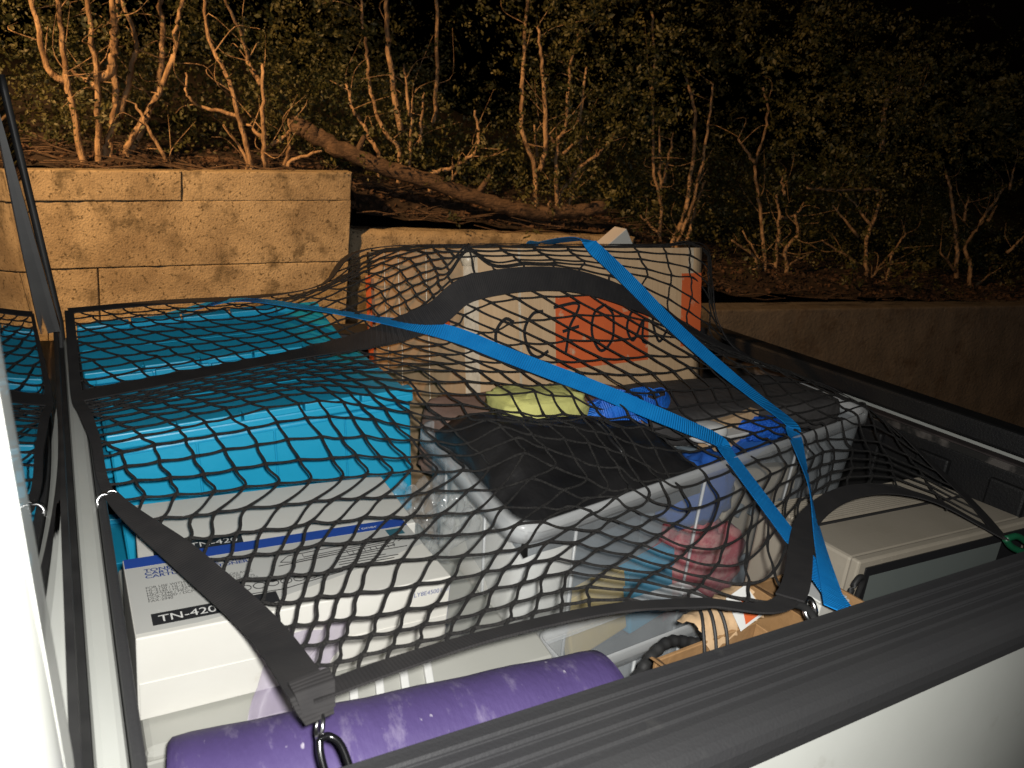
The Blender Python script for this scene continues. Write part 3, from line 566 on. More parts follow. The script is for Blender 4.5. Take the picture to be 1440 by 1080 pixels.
# ------------------------------------------------------------------ toner cartons
TW, TD, TH = 0.358, 0.165, 0.102
def sheet(mb, x0, x1, y0, y1, z): mb.add([(x0, y0, z), (x1, y0, z), (x1, y1, z), (x0, y1, z)], [(0, 1, 2, 3)])
def lines(name, m, parent, polys, z, r=0.00045):
    mb = MB()
    for p in polys: mb.tube([(a, b, z) for a, b in p], r, 4, cap=False)
    return mb.build(name, m, parent)
def toner(label, loc, rot, full=True):
    t = thing('toner_carton', label, 'carton', loc, rot, 'white toner cartons'); W_, D_, H_ = TW, TD, TH
    mb = MB(); mb.box(0, W_, 0, D_, 0, H_); mb.build('carton_body', M['white_card'], t, bevel=0.0016)
    if full: mb = MB(); sheet(mb, 0.001, W_ - 0.001, D_ * 0.86, D_ - 0.0008, H_ + 0.0003); mb.build('blue_band', M['blue_print'], t)
    if not full:
        mb = MB(); sheet(mb, 0.018, 0.125, D_ * 0.10, D_ * 0.235, H_ + 0.0006); mb.build('black_label', M['black_print'], t); text('TN-420', 0.0175, M['white_print'], t, (0.060, D_ * 0.128, H_ + 0.0009), sx=1.05); return t
    g = []
    for k in range(13):                                       # grey field with a curved lower boundary
        u = k / 12; g.append((0.001 + (W_ - 0.002) * u, 0.004 + D_ * (0.02 + 0.62 * max(0, u - 0.18) ** 1.25)))
    mb = MB(); o = g + [(W_ - 0.001, D_ * 0.855), (0.001, D_ * 0.855)]; mb.add([(a, b, H_ + 0.0003) for a, b in o], [tuple(range(len(o)))]); mb.build('grey_field', M['grey_print'], t)
    mb = MB(); sheet(mb, 0.018, 0.150, D_ * 0.10, D_ * 0.235, H_ + 0.0006); mb.build('black_label', M['black_print'], t)
    text('TN-420', 0.0175, M['white_print'], t, (0.024, D_ * 0.128, H_ + 0.0009), sx=1.05)
    text('TONER CARTRIDGE\nCARTOUCHE DE TONER\nCARTUCHO DE TONER', 0.0090, M['navy_print'], t, (0.020, D_ * 0.775, H_ + 0.0006), sx=1.2, bold=0.0002)
    text('FOR USE WITH / POUR UTILISATION AVEC\nHL-2130 / HL-2132 / HL-2220 / HL-2230\nHL-2240 / HL-2240D / HL-2270DW / HL-2275\nMFC-7240 / MFC-7360N / MFC-7460DN / 7860\nDCP-7060D / DCP-7065DN / FAX-2840\nFAX-2940', 0.0068, M['black_print'], t, (0.018, D_ * 0.545, H_ + 0.0006), sx=0.9)
    text('Toner', 0.010, M['white_print'], t, (0.285, D_ * 0.895, H_ + 0.0009), sx=1.2)
    mb = MB(); sheet(mb, 0.322, 0.345, D_ * 0.73, D_ * 0.83, H_ + 0.0006); mb.build('emblem_patch', M['teal_print'], t)
    # line drawing of the cartridge
    z = H_ + 0.0007; x0, y0 = 0.170, D_ * 0.60
    lines('cartridge_drawing', M['black_print'], t, [
        [(x0, y0), (x0 + .012, y0 + .012), (x0 + .15, y0 + .020), (x0 + .158, y0 + .012), (x0 + .150, y0 + .002), (x0 + .02, y0 - .006), (x0, y0)],
        [(x0 + .02, y0 - .002), (x0 + .148, y0 + .007)], [(x0 + .03, y0 + .010), (x0 + .03, y0 + .003), (x0 + .14, y0 + .011)],
        [(x0 + .085, y0 + .000), (x0 + .085, y0 - .010), (x0 + .150, y0 - .004), (x0 + .150, y0 + .002)],
        [(x0 + .150, y0 + .018), (x0 + .163, y0 + .020), (x0 + .166, y0 + .010), (x0 + .158, y0 + .004)], [(x0 - .004, y0 - .008), (x0 + .06, y0 - .004)]] +
        [[(x0 + .092 + .008 * k, y0 - .001), (x0 + .092 + .008 * k, y0 - .008)] for k in range(8)], z, 0.0006)
    cc = []
    for k, rr in enumerate((.006, .007, .0065, .0065, .0065, .006)):
        cx_, cy_ = 0.120 + k * 0.0155, D_ * 0.34 - 0.0 * k
        cc.append([(cx_ + rr * math.cos(a), cy_ + rr * 0.9 * math.sin(a)) for a in np.linspace(0, 2 * math.pi, 15)])
    cc += [[(0.108, D_ * .38), (0.135, D_ * .45), (0.165, D_ * .40)], [(0.105, D_ * .26), (0.16, D_ * .24), (0.235, D_ * .33)], [(0.11, D_ * .30), (0.125, D_ * .22)]]
    lines('roller_diagram', M['black_print'], t, cc, z, 0.0006)
    mb = MB(); mb.add([(0.152 + .0055 * math.cos(a), D_ * .385 + .0055 * math.sin(a), z) for a in np.linspace(0, 2 * math.pi, 14, endpoint=False)], [tuple(range(14))]); mb.build('roller_mark', M['black_print'], t)
    lines('fine_print', M['black_print'], t, [[(0.235 + rng.uniform(0, .004), D_ * (0.53 - 0.035 * k)), (0.235 + rng.uniform(.05, .10), D_ * (0.53 - 0.035 * k))] for k in range(6)], z, 0.0006)
    text('LY8E45001 \u00a9', 0.0085, M['navy_print'], t, (W_ - 0.050, -0.0005, H_ - 0.020), (R(90), 0, 0))
    mb = MB(); mb.box(0.002, W_ - 0.002, -0.0012, 0.0, 0.002, H_ * 0.46); mb.build('end_flap', M['white_card'], t, bevel=0.0005, segs=1)
    mb = MB(); mb.add([(W_ + 0.0004, 0.0015, 0.002), (W_ + 0.0004, D_ - 0.0015, 0.002), (W_ + 0.0004, D_ - 0.0015, H_ - 0.002), (W_ + 0.0004, 0.0015, H_ - 0.002)], [(0, 1, 2, 3)]); mb.build('blue_side', M['blue_print'], t)
    return t
toner('white toner carton marked TN-420 nearest the purple tube', (0.050, 0.744, -0.163), (0, 0, 0))
toner('white toner carton touching the blue tote, its label mostly behind the net', (0.070, 0.915, -0.176), (R(0.5), R(-1.5), R(-3)), False)
# ------------------------------------------------------------------ pale grey printer under the cartons
t = thing('grey_printer', 'pale grey plastic printer under the toner cartons beside the purple tube', 'printer', (0.052, 0.70, -0.497))
mb = MB(); mb.box(0, 0.465, 0, 0.38, 0, 0.330); mb.build('housing', M['printer'], t, bevel=0.008)
mb = MB(); mb.box(0.024, 0.43, -0.006, -0.0005, 0.03, 0.320); mb.build('front_panel', M['printer'], t, bevel=0.003)
mb = MB(); mb.box(0.0, 0.022, -0.005, -0.0005, 0.03, 0.320); mb.build('front_panel', M['printer'], t, bevel=0.002)
mb = MB(); mb.hexa([(0.15, -0.052, 0.318), (0.46, -0.052, 0.318), (0.46, -0.008, 0.330), (0.15, -0.008, 0.330), (0.15, -0.052, 0.356), (0.46, -0.052, 0.356), (0.46, -0.008, 0.364), (0.15, -0.008, 0.364)]); mb.build('paper_tray', M['printer'], t, bevel=0.003)
for k in range(5):
    x = 0.165 + k * 0.030; mb = MB(); mb.hexa([(x, -0.056, 0.352), (x + .010, -0.056, 0.352), (x + .022, -0.012, 0.352), (x + .012, -0.012, 0.352), (x, -0.056, 0.3625), (x + .010, -0.056, 0.3625), (x + .022, -0.012, 0.372), (x + .012, -0.012, 0.372)]); mb.build('paper_guide', M['white_print'], t, bevel=0.0015)
# ------------------------------------------------------------------ purple tube
t = thing('purple_tube', 'scuffed purple foam tube lying along the black bed rail', 'tube', (0.062, 0.585, -0.158), (0, R(-1.65), R(-7)))
mb = MB(); Lt = 0.452
mb.loops([[(x, r * math.cos(a), r * math.sin(a)) for a in np.linspace(0, 2 * math.pi, 64, endpoint=False)] for x, r in [(0, .073), (.004, .0775)] + [(x, .078 + .0007 * math.sin(x * 60) + .0005 * math.sin(x * 23)) for x in np.linspace(.02, Lt - .02, 16)] + [(Lt - .004, .0775), (Lt, .073)]], False, False)
mb.build('tube_skin', M['purple'], t)
mb = MB(); mb.loops([[(x, r * math.cos(a), r * math.sin(a)) for a in np.linspace(0, 2 * math.pi, 48, endpoint=False)] for x, r in [(0.0012, .0725), (0.0012, .012), (Lt - .0012, .012), (Lt - .0012, .0725)]], True, True); mb.build('foam_core', M['purple'], t)
# torn lilac wrap stuck to the cartons by the tube
t = thing('lilac_wrap', 'torn lilac plastic wrap clinging between purple tube and toner carton', 'wrap', (0.195, 0.735, -0.135))
mb = MB(); mb.grid(lambda u, v: (-0.050 + 0.075 * u + 0.055 * v + 0.004 * fn(u * 2, v * 2, .2), -0.040 + 0.034 * min(1, v * 1.8) + 0.002 * fn(u * 5, v * 3, 1), -0.035 + 0.085 * v + 0.012 * u * fn(u * 2, v, .5)), 16, 10)
mb.build('film', clear_plastic('lilac_film', (0.42, 0.33, 0.55), 0.32, 0.3), t)
# ------------------------------------------------------------------ tall kraft cardboard box, leaning back
K = Vector((0.615, 1.200, 0.287)); e1 = Vector((0.62, 0.05, 0.018)).normalized(); e2 = Vector((-0.04, 0.40, -0.071)); e2 = (e2 - e1 * e2.dot(e1)).normalized(); e3 = e1.cross(e2)
CW, CD, CH = 0.622, 0.40, 0.70
t = thing('cardboard_box', 'large kraft cardboard box with orange print and black handwriting, under the net', 'cardboard box')
o = K - e3 * CH; t.matrix_world = Matrix(((e1.x, e2.x, e3.x, o.x), (e1.y, e2.y, e3.y, o.y), (e1.z, e2.z, e3.z, o.z), (0, 0, 0, 1)))
mb = MB()
def cside2(u, v):
    p = u * 4; i = int(min(3, p)); f = p - i; z = CH * v; b = 0.006 * math.sin(math.pi * f) * math.sin(math.pi * min(1, v * 1.05)) + 0.0022 * fn(u * 9, v * 6, .3, 1.4)
    if v > 0.985 and 0: z += 0
    return [(f * CW, -b, z), (CW + b, f * CD, z), (CW - f * CW, CD + b, z), (-b, CD - f * CD, z)][i]
mb.grid(cside2, 96, 24); mb.build('box_walls', M['kraft'], t)
for nm, (a, b) in (('top_flap', (0.004, 0.197)), ('top_flap', (0.203, 0.396))):
    mb = MB(); mb.box(0.004, CW - 0.004, a, b, CH - 0.006, CH - 0.001); mb.build(nm, M['kraft'], t, bevel=0.001, segs=1)
def face_patch(x0, x1, z0, z1, off, m, name, nu=12, nv=8, ragged=0.0):
    mb = MB()
    def f(u, v):
        x = x0 + (x1 - x0) * u; z = z0 + (z1 - z0) * v; q = x / CW; b = 0.006 * math.sin(math.pi * q) * math.sin(math.pi * min(1, z / CH * 1.05)) + 0.0022 * fn(q / 4 * 9, z / CH * 6, .3, 1.4)
        return (x, -b - off, z + ragged * fn(u * 8, v, .7) * (1 - v))
    mb.grid(f, nu, nv); return mb.build(name, m, t)
face_patch(0.205, 0.455, CH - 0.235, CH - 0.090, 0.0012, M['orange_print'], 'orange_panel')
face_patch(0.555, 0.619, CH - 0.215, CH - 0.055, 0.0012, M['orange_print'], 'orange_panel')
face_patch(0.0, 0.030, 0.10, CH + 0.0, 0.0016, M['tape'], 'tape_strip', 3, 20)
face_patch(0.118, 0.124, 0.10, CH, 0.0010, M['tape'], 'corrugation_crease', 1, 16)
face_patch(0.575, 0.592, CH - 0.055, CH, 0.0010, M['tape'], 'corrugation_crease', 1, 4)
mb = MB(); mb.grid(lambda u, v: (-0.0080, CD - 0.03 + 0.027 * u, 0.15 + (CH - 0.20) * v), 2, 10); mb.build('orange_panel', M['orange_print'], t)
mb = MB(); mb.grid(lambda u, v: (-0.0084, 0.035 + 0.022 * u, CH - 0.16 + 0.06 * v), 2, 10); mb.build('orange_panel', M['orange_print'], t)
for yy in (0.12, 0.235, 0.30): mb = MB(); mb.tube([(-0.0075 - 0.001 * math.sin(k), yy + 0.002 * math.sin(k * 2.0), 0.25 + k * 0.05) for k in range(10)], 0.0016, 5); mb.build('crease', M['tape'], t)
mb = MB(); mb.loops([[(0.008 + r * math.cos(a), -0.004 + r * math.sin(a), z) for a in np.linspace(0, 2 * math.pi, 12, endpoint=False)] for z, r in ((CH - 0.03, .010), (CH - 0.018, .013), (CH - 0.006, .011), (CH - 0.002, .005))]); mb.build('tape_wad', M['tape'], t)
def stroke(pts, wdt=0.0065):
    P = smooth_path([(x, z) for x, z in pts], 6); mb = MB()
    Q = []
    for x, z in P:
        q = x / CW; b = 0.006 * math.sin(math.pi * q) * math.sin(math.pi * min(1, z / CH * 1.05)) + 0.0022 * fn(q / 4 * 9, z / CH * 6, .3, 1.4); Q.append((x, -b - 0.0024, z))
    mb.ribbon(Q, [(0, -1, 0)] * len(Q), wdt, 0.0004); mb.uv = None; mb.build('handwriting', M['black_print'], t)
hz = CH
for S in ([(0.105, hz - .135), (0.085, hz - .128), (0.066, hz - .150), (0.070, hz - .190), (0.090, hz - .205), (0.112, hz - .195)],
          [(0.175, hz - .118), (0.150, hz - .122), (0.130, hz - .150), (0.138, hz - .190), (0.160, hz - .205), (0.185, hz - .195)],
          [(0.200, hz - .112), (0.262, hz - .108), (0.240, hz - .150), (0.228, hz - .205)], [(0.222, hz - .160), (0.262, hz - .152)],
          [(0.330, hz - .112), (0.300, hz - .130), (0.296, hz - .175), (0.320, hz - .205), (0.350, hz - .180), (0.352, hz - .135), (0.330, hz - .112)],
          [(0.440, hz - .135), (0.405, hz - .130), (0.392, hz - .165), (0.410, hz - .190), (0.438, hz - .150), (0.436, hz - .190), (0.452, hz - .200)],
          [(0.470, hz - .120), (0.468, hz - .160), (0.486, hz - .198), (0.510, hz - .175)]): stroke(S)
# white carton corner standing up behind it
t = thing('white_carton', 'white carton corner sticking up behind the cardboard box', 'carton', (1.325, 1.640, -0.10), (0, R(-38), R(3)))
mb = MB(); mb.box(-0.16, 0.14, 0, 0.05, -0.05, 0.235); mb.build('carton_body', M['white_card'], t, bevel=0.002)
mb = MB(); sheet(mb, 0, 0, 0, 0, 0); mb = MB(); mb.add([(-0.158, -0.0006, 0.0), (0.01, -0.0006, 0.0), (0.01, -0.0006, 0.233), (-0.158, -0.0006, 0.233)], [(0, 1, 2, 3)]); mb.build('printed_face', M['grey_print'], t)
t.location = Vector((1.33, 1.64, 0.30)) - (Matrix.Rotation(R(3), 3, 'Z') @ Matrix.Rotation(R(-38), 3, 'Y') @ Vector((0.14, 0, 0.235)))
# ------------------------------------------------------------------ translucent bins
def rquad(c, r, z_off=0.0, scale=1.0, n=7):
    """rounded loop through four corners given counter-clockwise"""
    c = [Vector(p) for p in c]; mid = sum(c, Vector()) / 4; c = [mid + (p - mid) * scale for p in c]; out = []
    for i in range(4):
        p, a, b = c[i], c[i - 1], c[(i + 1) % 4]; pa = p + (a - p).normalized() * r; pb = p + (b - p).normalized() * r
        for k in range(n):
            t = k / (n - 1); out.append(tuple(pa * (1 - t) ** 2 + p * (2 * t * (1 - t)) + pb * t * t + Vector((0, 0, z_off))))
    return out
def bin_(name, label, c, h, r=0.05, taper=0.88, lip=0.012, cat='storage bin', group=None):
    base = Vector(c[0]) - Vector((0, 0, h)); t = thing(name, label, cat, base, group=group); c = [Vector(p) - base for p in c]
    mb = MB(); mb.loops([rquad(c, r, -h, taper - 0.05), rquad(c, r, -h + 0.012, taper)] + [rquad(c, r, -h + 0.012 + (h - 0.03) * k / 5, taper + (1 - taper) * k / 5) for k in range(1, 6)], True, False)
    mb.build('bin_wall', M['clear'], t)
    mb = MB(); mb.loops([rquad(c, r, -0.024, 1.002), rquad(c, r, -0.024, 1.0 + lip * 3.2), rquad(c, r, -0.004, 1.0 + lip * 3.2), rquad(c, r, 0.002, 1.0 + lip * 2.6), rquad(c, r, 0.002, 1.004), rquad(c, r, -0.016, 1.001)], False, False)
    mb.build('rim', M['clear_rim'], t)
    for i, fr in ((0, 0.10), (0, 0.40), (0, 0.70), (1, 0.5), (3, 0.3), (3, 0.7)):           # stiffening ribs down the walls
        a, b = c[i], c[(i + 1) % 4]; mid = sum(c, Vector()) / 4; p = a + (b - a) * fr
        mb = MB(); mb.tube([tuple(mid + (p - mid) * (1.006) + Vector((0, 0, -0.024))), tuple(mid + (p - mid) * (taper + 0.02) + Vector((0, 0, -h + 0.02)))], 0.0025, 6); mb.build('rib', M['clear_rim'], t)
    return t
bin_('storage_bin', 'large translucent storage bin holding the black bag, beside the toner cartons', [(0.500, 0.728, 0.0), (1.505, 0.940, 0.008), (1.52, 1.19, 0.008), (0.530, 1.115, 0.0)], 0.42, 0.05, 0.92)
tr = bin_('clear_tray', 'small clear plastic tray with latch, under the net border near the purple tube', [(0.525, 0.625, -0.150), (0.800, 0.640, -0.140), (0.800, 0.725, -0.140), (0.525, 0.705, -0.150)], 0.30, 0.02, 0.95, 0.008, 'tray')
mb = MB(); mb.tube([(0.13 + 0.02 * math.cos(a) * 1.6, -0.012, 0.215 + 0.012 * math.sin(a)) for a in np.linspace(0, 2 * math.pi, 16, endpoint=False)], 0.003, 6, closed=True); mb.build('latch', M['clear_rim'], tr)

# things inside the bins, dim behind the plastic
def lump(name, label, cat, loc, size, m, rot=(0, 0, 0), amp=0.12, power=3.0, part='fabric', sc=1.0, res=(28, 18)):
    t = thing(name, label, cat, loc, rot); mb = MB(); sx, sy, sz = size
    def f(u, v):
        th = 2 * math.pi * u; ph = math.pi * (v - 0.5); g = lambda a: math.copysign(abs(a) ** (2 / power), a)
        x, y, z = g(math.cos(ph)) * g(math.cos(th)), g(math.cos(ph)) * g(math.sin(th)), g(math.sin(ph))
        k = 1 + amp * fn(x * 1.3 + loc[0] * 9, y * 1.3, z * 1.3, sc) + amp * 0.5 * fn(x * 2.9, y * 2.9 + loc[1] * 5, z * 2.9, sc * 1.3)
        return (sx / 2 * x * k, sy / 2 * y * k, sz / 2 * (1 + z * k))
    mb.grid(f, *res); bmx = mb.build(part, m, t)
    bm = bmesh.new(); bm.from_mesh(bmx.data); bmesh.ops.remove_doubles(bm, verts=bm.verts, dist=1e-4); bmesh.ops.recalc_face_normals(bm, faces=bm.faces); bm.to_mesh(bmx.data); bm.free()
    return t
def flatbox(name, label, cat, loc, size, m, rot=(0, 0, 0), lidm=None, part='body'):
    t = thing(name, label, cat, loc, rot); sx, sy, sz = size
    mb = MB(); mb.box(0, sx, 0, sy, 0, sz); mb.build(part, m, t, bevel=min(0.004, sz * 0.2))
    mb = MB(); mb.box(-0.002, sx + 0.002, -0.002, sy + 0.002, sz * 0.72, sz * 0.98 + 0.002); mb.build('lid', lidm or m, t, bevel=0.001, segs=1)
    return t
flatbox('slate_binder', 'slate blue binder upright inside the bin under the black bag', 'binder', (0.550, 0.868, -0.395), (0.36, 0.035, 0.345), M['slate'], (R(-3), 0, R(10)))
flatbox('peach_packet', 'small orange and white packet inside the bin under the black bag', 'packet', (0.545, 0.828, -0.155), (0.13, 0.022, 0.050), M['peach'], (R(6), R(6), R(9)), M['cream'])
flatbox('mustard_folder', 'mustard yellow folder at the bottom of the bin beside the cyan card', 'folder', (0.690, 0.822, -0.325), (0.13, 0.02, 0.115), M['mustard'], (R(-8), R(-10), R(9)))
flatbox('cyan_box', 'small cyan box at the bottom of the bin next to the pink cloth', 'box', (0.825, 0.842, -0.32), (0.115, 0.025, 0.125), M['cyan_card'], (R(-5), R(-9), R(9)))
lump('pink_cloth', 'pink red patterned cloth bundled inside the translucent bin', 'cloth', (1.03, 0.915, -0.36), (0.19, 0.09, 0.19), M['pink_cloth'], amp=0.2)
lump('blue_pouch', 'blue pouch near the top of the bin, beneath the strap bend', 'pouch', (0.985, 0.905, -0.155), (0.15, 0.08, 0.13), M['royal'], amp=0.15)
flatbox('cream_tray', 'cream plastic plate with holes inside the bin, near the tailgate end', 'plate', (1.155, 0.965, -0.30), (0.24, 0.04, 0.19), M['cream'], (R(-8), R(7), R(6)))
t = bpy.data.objects[-1] if False else [o for o in COL.objects if o.name.startswith('cream_tray')][0]
for k in range(4): mb = MB(); mb.tube([(0.03 + 0.05 * k, -0.0045, 0.09), (0.045 + 0.05 * k, -0.0045, 0.115)], 0.008, 8); mb.build('slot', M['slate'], t)
flatbox('blue_folder', 'royal blue folder slanting inside the bin near the tailgate', 'folder', (1.075, 0.945, -0.125), (0.20, 0.015, 0.055), M['royal'], (R(-5), R(-24), R(5)))
flatbox('tan_packet', 'tan packet at the top of the bin, behind the straps, near the tailgate end', 'packet', (1.055, 0.955, -0.055), (0.14, 0.03, 0.065), M['kraft'], (R(-4), R(-6), R(5)))
lump('beige_cloth', 'beige cloth heap low in the bin near the tailgate', 'cloth', (1.13, 1.02, -0.42), (0.16, 0.14, 0.16), M['cream'], amp=0.2)
lump('navy_cloth', 'dark navy cloth low in the bin beside the straps', 'cloth', (1.16, 0.94, -0.42), (0.11, 0.08, 0.14), M['slate'], amp=0.2)

lump('paper_bundle', 'pale crumpled paper bundle inside the bin end beside the toner cartons', 'paper', (0.590, 0.915, -0.40), (0.13, 0.27, 0.37), M['white_card'], amp=0.10, power=5)
lump('grey_cloth', 'light grey cloth heap filling the middle of the translucent bin', 'cloth', (1.02, 1.03, -0.40), (0.22, 0.16, 0.34), M['slate'], amp=0.08, power=5)
flatbox('white_folder', 'white folder leaning inside the bin behind the pink cloth', 'folder', (0.93, 0.985, -0.40), (0.30, 0.02, 0.36), M['white_card'], (R(-4), R(-4), R(8)))
# on top of the bins
def bagtop():
    t = thing('black_bag', 'black vinyl bag slumped over the open bin', 'bag', (0.52, 0.75, -0.06)); mb = MB(); o = Vector((0.52, 0.75, -0.06))
    c = [Vector((0.512, 0.742, 0)), Vector((0.905, 0.822, 0.004)), Vector((0.850, 0.955, 0.004)), Vector((0.515, 1.045, 0))]
    def f(u, v):
        a = c[0].lerp(c[1], u); b = c[3].lerp(c[2], u); p = a.lerp(b, v); ex = min(u, 1 - u); ey = v
        tri = max(0, 0.28 - u) * 0.0
        z = -0.020 + (0.086 - 0.026 * u) * (min(1, v * 1.6) ** 0.7) * (1 - 0.35 * max(0, v - 0.75) * 4) * (1 - max(0, 0.10 - ex) * 5) + 0.006 * fn(u * 2.4, v * 2.4, .4, 1.2) + 0.0022 * math.sin(u * 19 + 7 * v) * v
        x = p.x + 0.006 * fn(v * 3, u, .1, 1.5)
        return (x - o.x, p.y - o.y, p.z + z - o.z)
    nu, nv = 40, 28; mb.grid(f, nu, nv); n1 = nu + 1
    ring = list(range(n1)) + [j * n1 + nu for j in range(1, nv + 1)] + [nv * n1 + i for i in range(nu - 1, -1, -1)] + [j * n1 for j in range(nv - 1, 0, -1)]
    b0 = len(mb.v); mb.v += [(mb.v[i][0], mb.v[i][1], mb.v[i][2] - 0.035) for i in ring]; m = len(ring)
    for k in range(m): mb.f.append((ring[k], ring[(k + 1) % m], b0 + (k + 1) % m, b0 + k)); mb.smooth.append(True)
    mb.f.append(tuple(b0 + k for k in range(m))); mb.smooth.append(False)
    mb.build('bag_body', M['black_bag'], t)
    mb = MB(); mb.tube([tuple(Vector(f(0.62, 0.25 + 0.5 * k / 8)) + Vector((0, 0, 0.004))) for k in range(9)], 0.0035, 6); mb.build('seam', M['black_bag'], t)
    return t
bagtop()
lump('charcoal_bag', 'flat charcoal cloth bag lying over the tailgate end of the bin', 'bag', (1.21, 1.085, -0.045), (0.56, 0.22, 0.070), M['grey_bag'], amp=0.03, power=7, res=(60, 20))
lump('brown_sack', 'dull brown paper sack between the bins and the cardboard box', 'sack', (0.77, 1.10, -0.12), (0.46, 0.17, 0.155), mat('brown_paper', (0.22, 0.135, 0.105), 0.85, (0.28, 0.18, 0.14), 10, 5, (0.35, 0.65), 0.3, 30), amp=0.04, power=6, res=(50, 18))
lump('yellow_cloth', 'pale yellow cloth tucked behind the black bag', 'cloth', (0.705, 1.040, -0.02), (0.17, 0.10, 0.092), M['yellow_paper'], amp=0.10, power=5, sc=1.9)
t = thing('blue_webbing_bundle', 'tangled bundle of bright blue webbing between the two straps', 'webbing', (0.925, 0.995, 0.012))
for k in range(8):
    ph = rng.uniform(0, 6); cxk, cyk = rng.uniform(-0.09, 0.09), rng.uniform(-0.06, 0.07); a_, b_ = rng.uniform(0.04, 0.075), rng.uniform(0.022, 0.045); Q = []; NQ = []
    for q in np.linspace(0, 2 * math.pi * 0.9, 40):
        Q.append((cxk + a_ * math.cos(q + ph), cyk + b_ * math.sin(q + ph), 0.012 + 0.012 * math.sin(q * 2 + ph) + 0.0035 * k)); NQ.append((0.55 * math.cos(q + ph), 0.75 * math.sin(q + ph) - 0.25, 0.55 + 0.4 * math.sin(q * 1.5 + k)))
    mb = MB(); mb.ribbon(Q, NQ, 0.024, 0.0016); mb.build('webbing_loop', M['blue_webbing'], t)
flatbox('white_card', 'white card lying just inside the bin rim between the straps', 'card', (1.02, 0.925, -0.018), (0.11, 0.05, 0.012), M['white_print'], (0, 0, R(6)))
lump('blue_cloth', 'small blue cloth just inside the bin rim under the upper strap', 'cloth', (1.20, 0.965, -0.035), (0.14, 0.05, 0.045), M['rope'], amp=0.15)
lump('white_pouch', 'small white pouch beside the blue webbing, near the upper strap', 'pouch', (1.015, 0.935, -0.010), (0.085, 0.05, 0.034), M['white_print'], amp=0.02, power=3)
t = thing('clear_wrap', 'crinkled clear plastic wrap stuffed between toner cartons and bin', 'plastic wrap', (0.455, 0.96, -0.06))
mb = MB(); mb.grid(lambda u, v: (-0.03 + 0.085 * u + 0.012 * fn(u * 5, v * 6, .3), -0.11 + 0.15 * v, 0.005 + 0.02 * fn(u * 3, v * 4, .8, 1.2) + 0.004 * fn(u * 11, v * 13, .2, 1.2) - 0.08 * (1 - u) * (1 - v)), 22, 34); mb.build('film', M['film'], t)

# ------------------------------------------------------------------ beige monitor lying against the tailgate
t = thing('crt_monitor', 'beige tube monitor with black framed grey screen beside the tailgate', 'monitor', (1.072, 0.622, -0.497), (0, 0, R(-1.5)))
MW, MH = 0.50, 0.395
mb = MB(); mb.hexa([(0, 0.014, 0), (MW, 0.014, 0), (MW, 0.21, 0.02), (0, 0.21, 0.02), (0, 0.014, MH), (MW, 0.014, MH), (MW, 0.21, MH - 0.006), (0, 0.21, MH - 0.006)]); mb.build('housing', M['beige'], t, bevel=0.006)
mb = MB(); mb.box(-0.004, MW + 0.004, -0.004, 0.0135, -0.0, MH + 0.003); mb.build('front_frame', M['beige'], t, bevel=0.004)
mb = MB(); mb.box(0.014, MW - 0.014, -0.0065, -0.0043, 0.02, MH - 0.010); mb.build('bezel', M['black_print'], t)
mb = MB(); mb.grid(lambda u, v: (0.026 + (MW - 0.12) * u, -0.0072 - 0.006 * math.sin(math.pi * u) * math.sin(math.pi * v), 0.04 + (MH - 0.066) * v), 16, 12); mb.build('screen', M['screen'], t)
for k in range(14):
    mb = MB(); y0 = 0.128 + k * 0.0062; mb.box(0.02, MW - 0.02, y0, y0 + 0.0034, MH - 0.006, MH + 0.0005); mb.build('vent_slat', M['beige'], t, bevel=0.0008, segs=1)
mb = MB(); mb.box(0.004, MW - 0.004, 0.117, 0.1195, MH - 0.004, MH + 0.0015); mb.build('vent_seam', M['black_print'], t)
mb = MB(); mb.hexa([(0.05, 0.211, 0.05), (MW - .05, 0.211, 0.05), (MW - .10, 0.27, 0.09), (0.10, 0.27, 0.09), (0.05, 0.211, MH - .04), (MW - .05, 0.211, MH - .04), (MW - .10, 0.27, MH - .08), (0.10, 0.27, MH - .08)]); mb.build('tube_housing', M['beige'], t, bevel=0.008)
# ------------------------------------------------------------------ small cartons by the rail
def open_carton(name, label, loc, size, m, rot, flap=0.05):
    t = thing(name, label, 'carton', loc, rot); sx, sy, sz = size; th = 0.005
    for a in ((0, sx, 0, th), (0, sx, sy - th, sy), (0, th, th + .0005, sy - th - .0005), (sx - th, sx, th + .0005, sy - th - .0005)):
        mb = MB(); mb.box(*a, 0.006, sz); mb.build('carton_wall', m, t, bevel=0.001, segs=1)
    mb = MB(); mb.box(0, sx, 0, sy, 0, 0.005); mb.build('carton_base', m, t)
    mb = MB(); mb.hexa([(0.004, -0.001, sz + .001), (sx - .004, -0.001, sz + .001), (sx - .004, 0.003, sz + .001), (0.004, 0.003, sz + .001), (0.012, -flap * .45, sz + flap * .55), (sx - .008, -flap * .3, sz + flap * .75), (sx - .008, -flap * .3 + .004, sz + flap * .75), (0.012, -flap * .45 + .004, sz + flap * .55)]); mb.build('carton_flap', m, t)
    mb = MB(); mb.hexa([(0.0, 0.004, sz + .001), (0.004, 0.004, sz + .001), (0.004, sy - .004, sz + .001), (0, sy - .004, sz + .001), (-flap * .5, 0.012, sz + flap * .5), (-flap * .5 + .004, 0.012, sz + flap * .5), (-flap * .5 + .004, sy - .012, sz + flap * .4), (-flap * .5, sy - .012, sz + flap * .4)]); mb.build('carton_flap', m, t)
    return t
open_carton('small_carton', 'torn open brown carton by the rail, between purple tube and strap end', (0.560, 0.456, -0.37), (0.165, 0.060, 0.308), M['kraft_brown'], (0, R(-2), R(2)), 0.04)
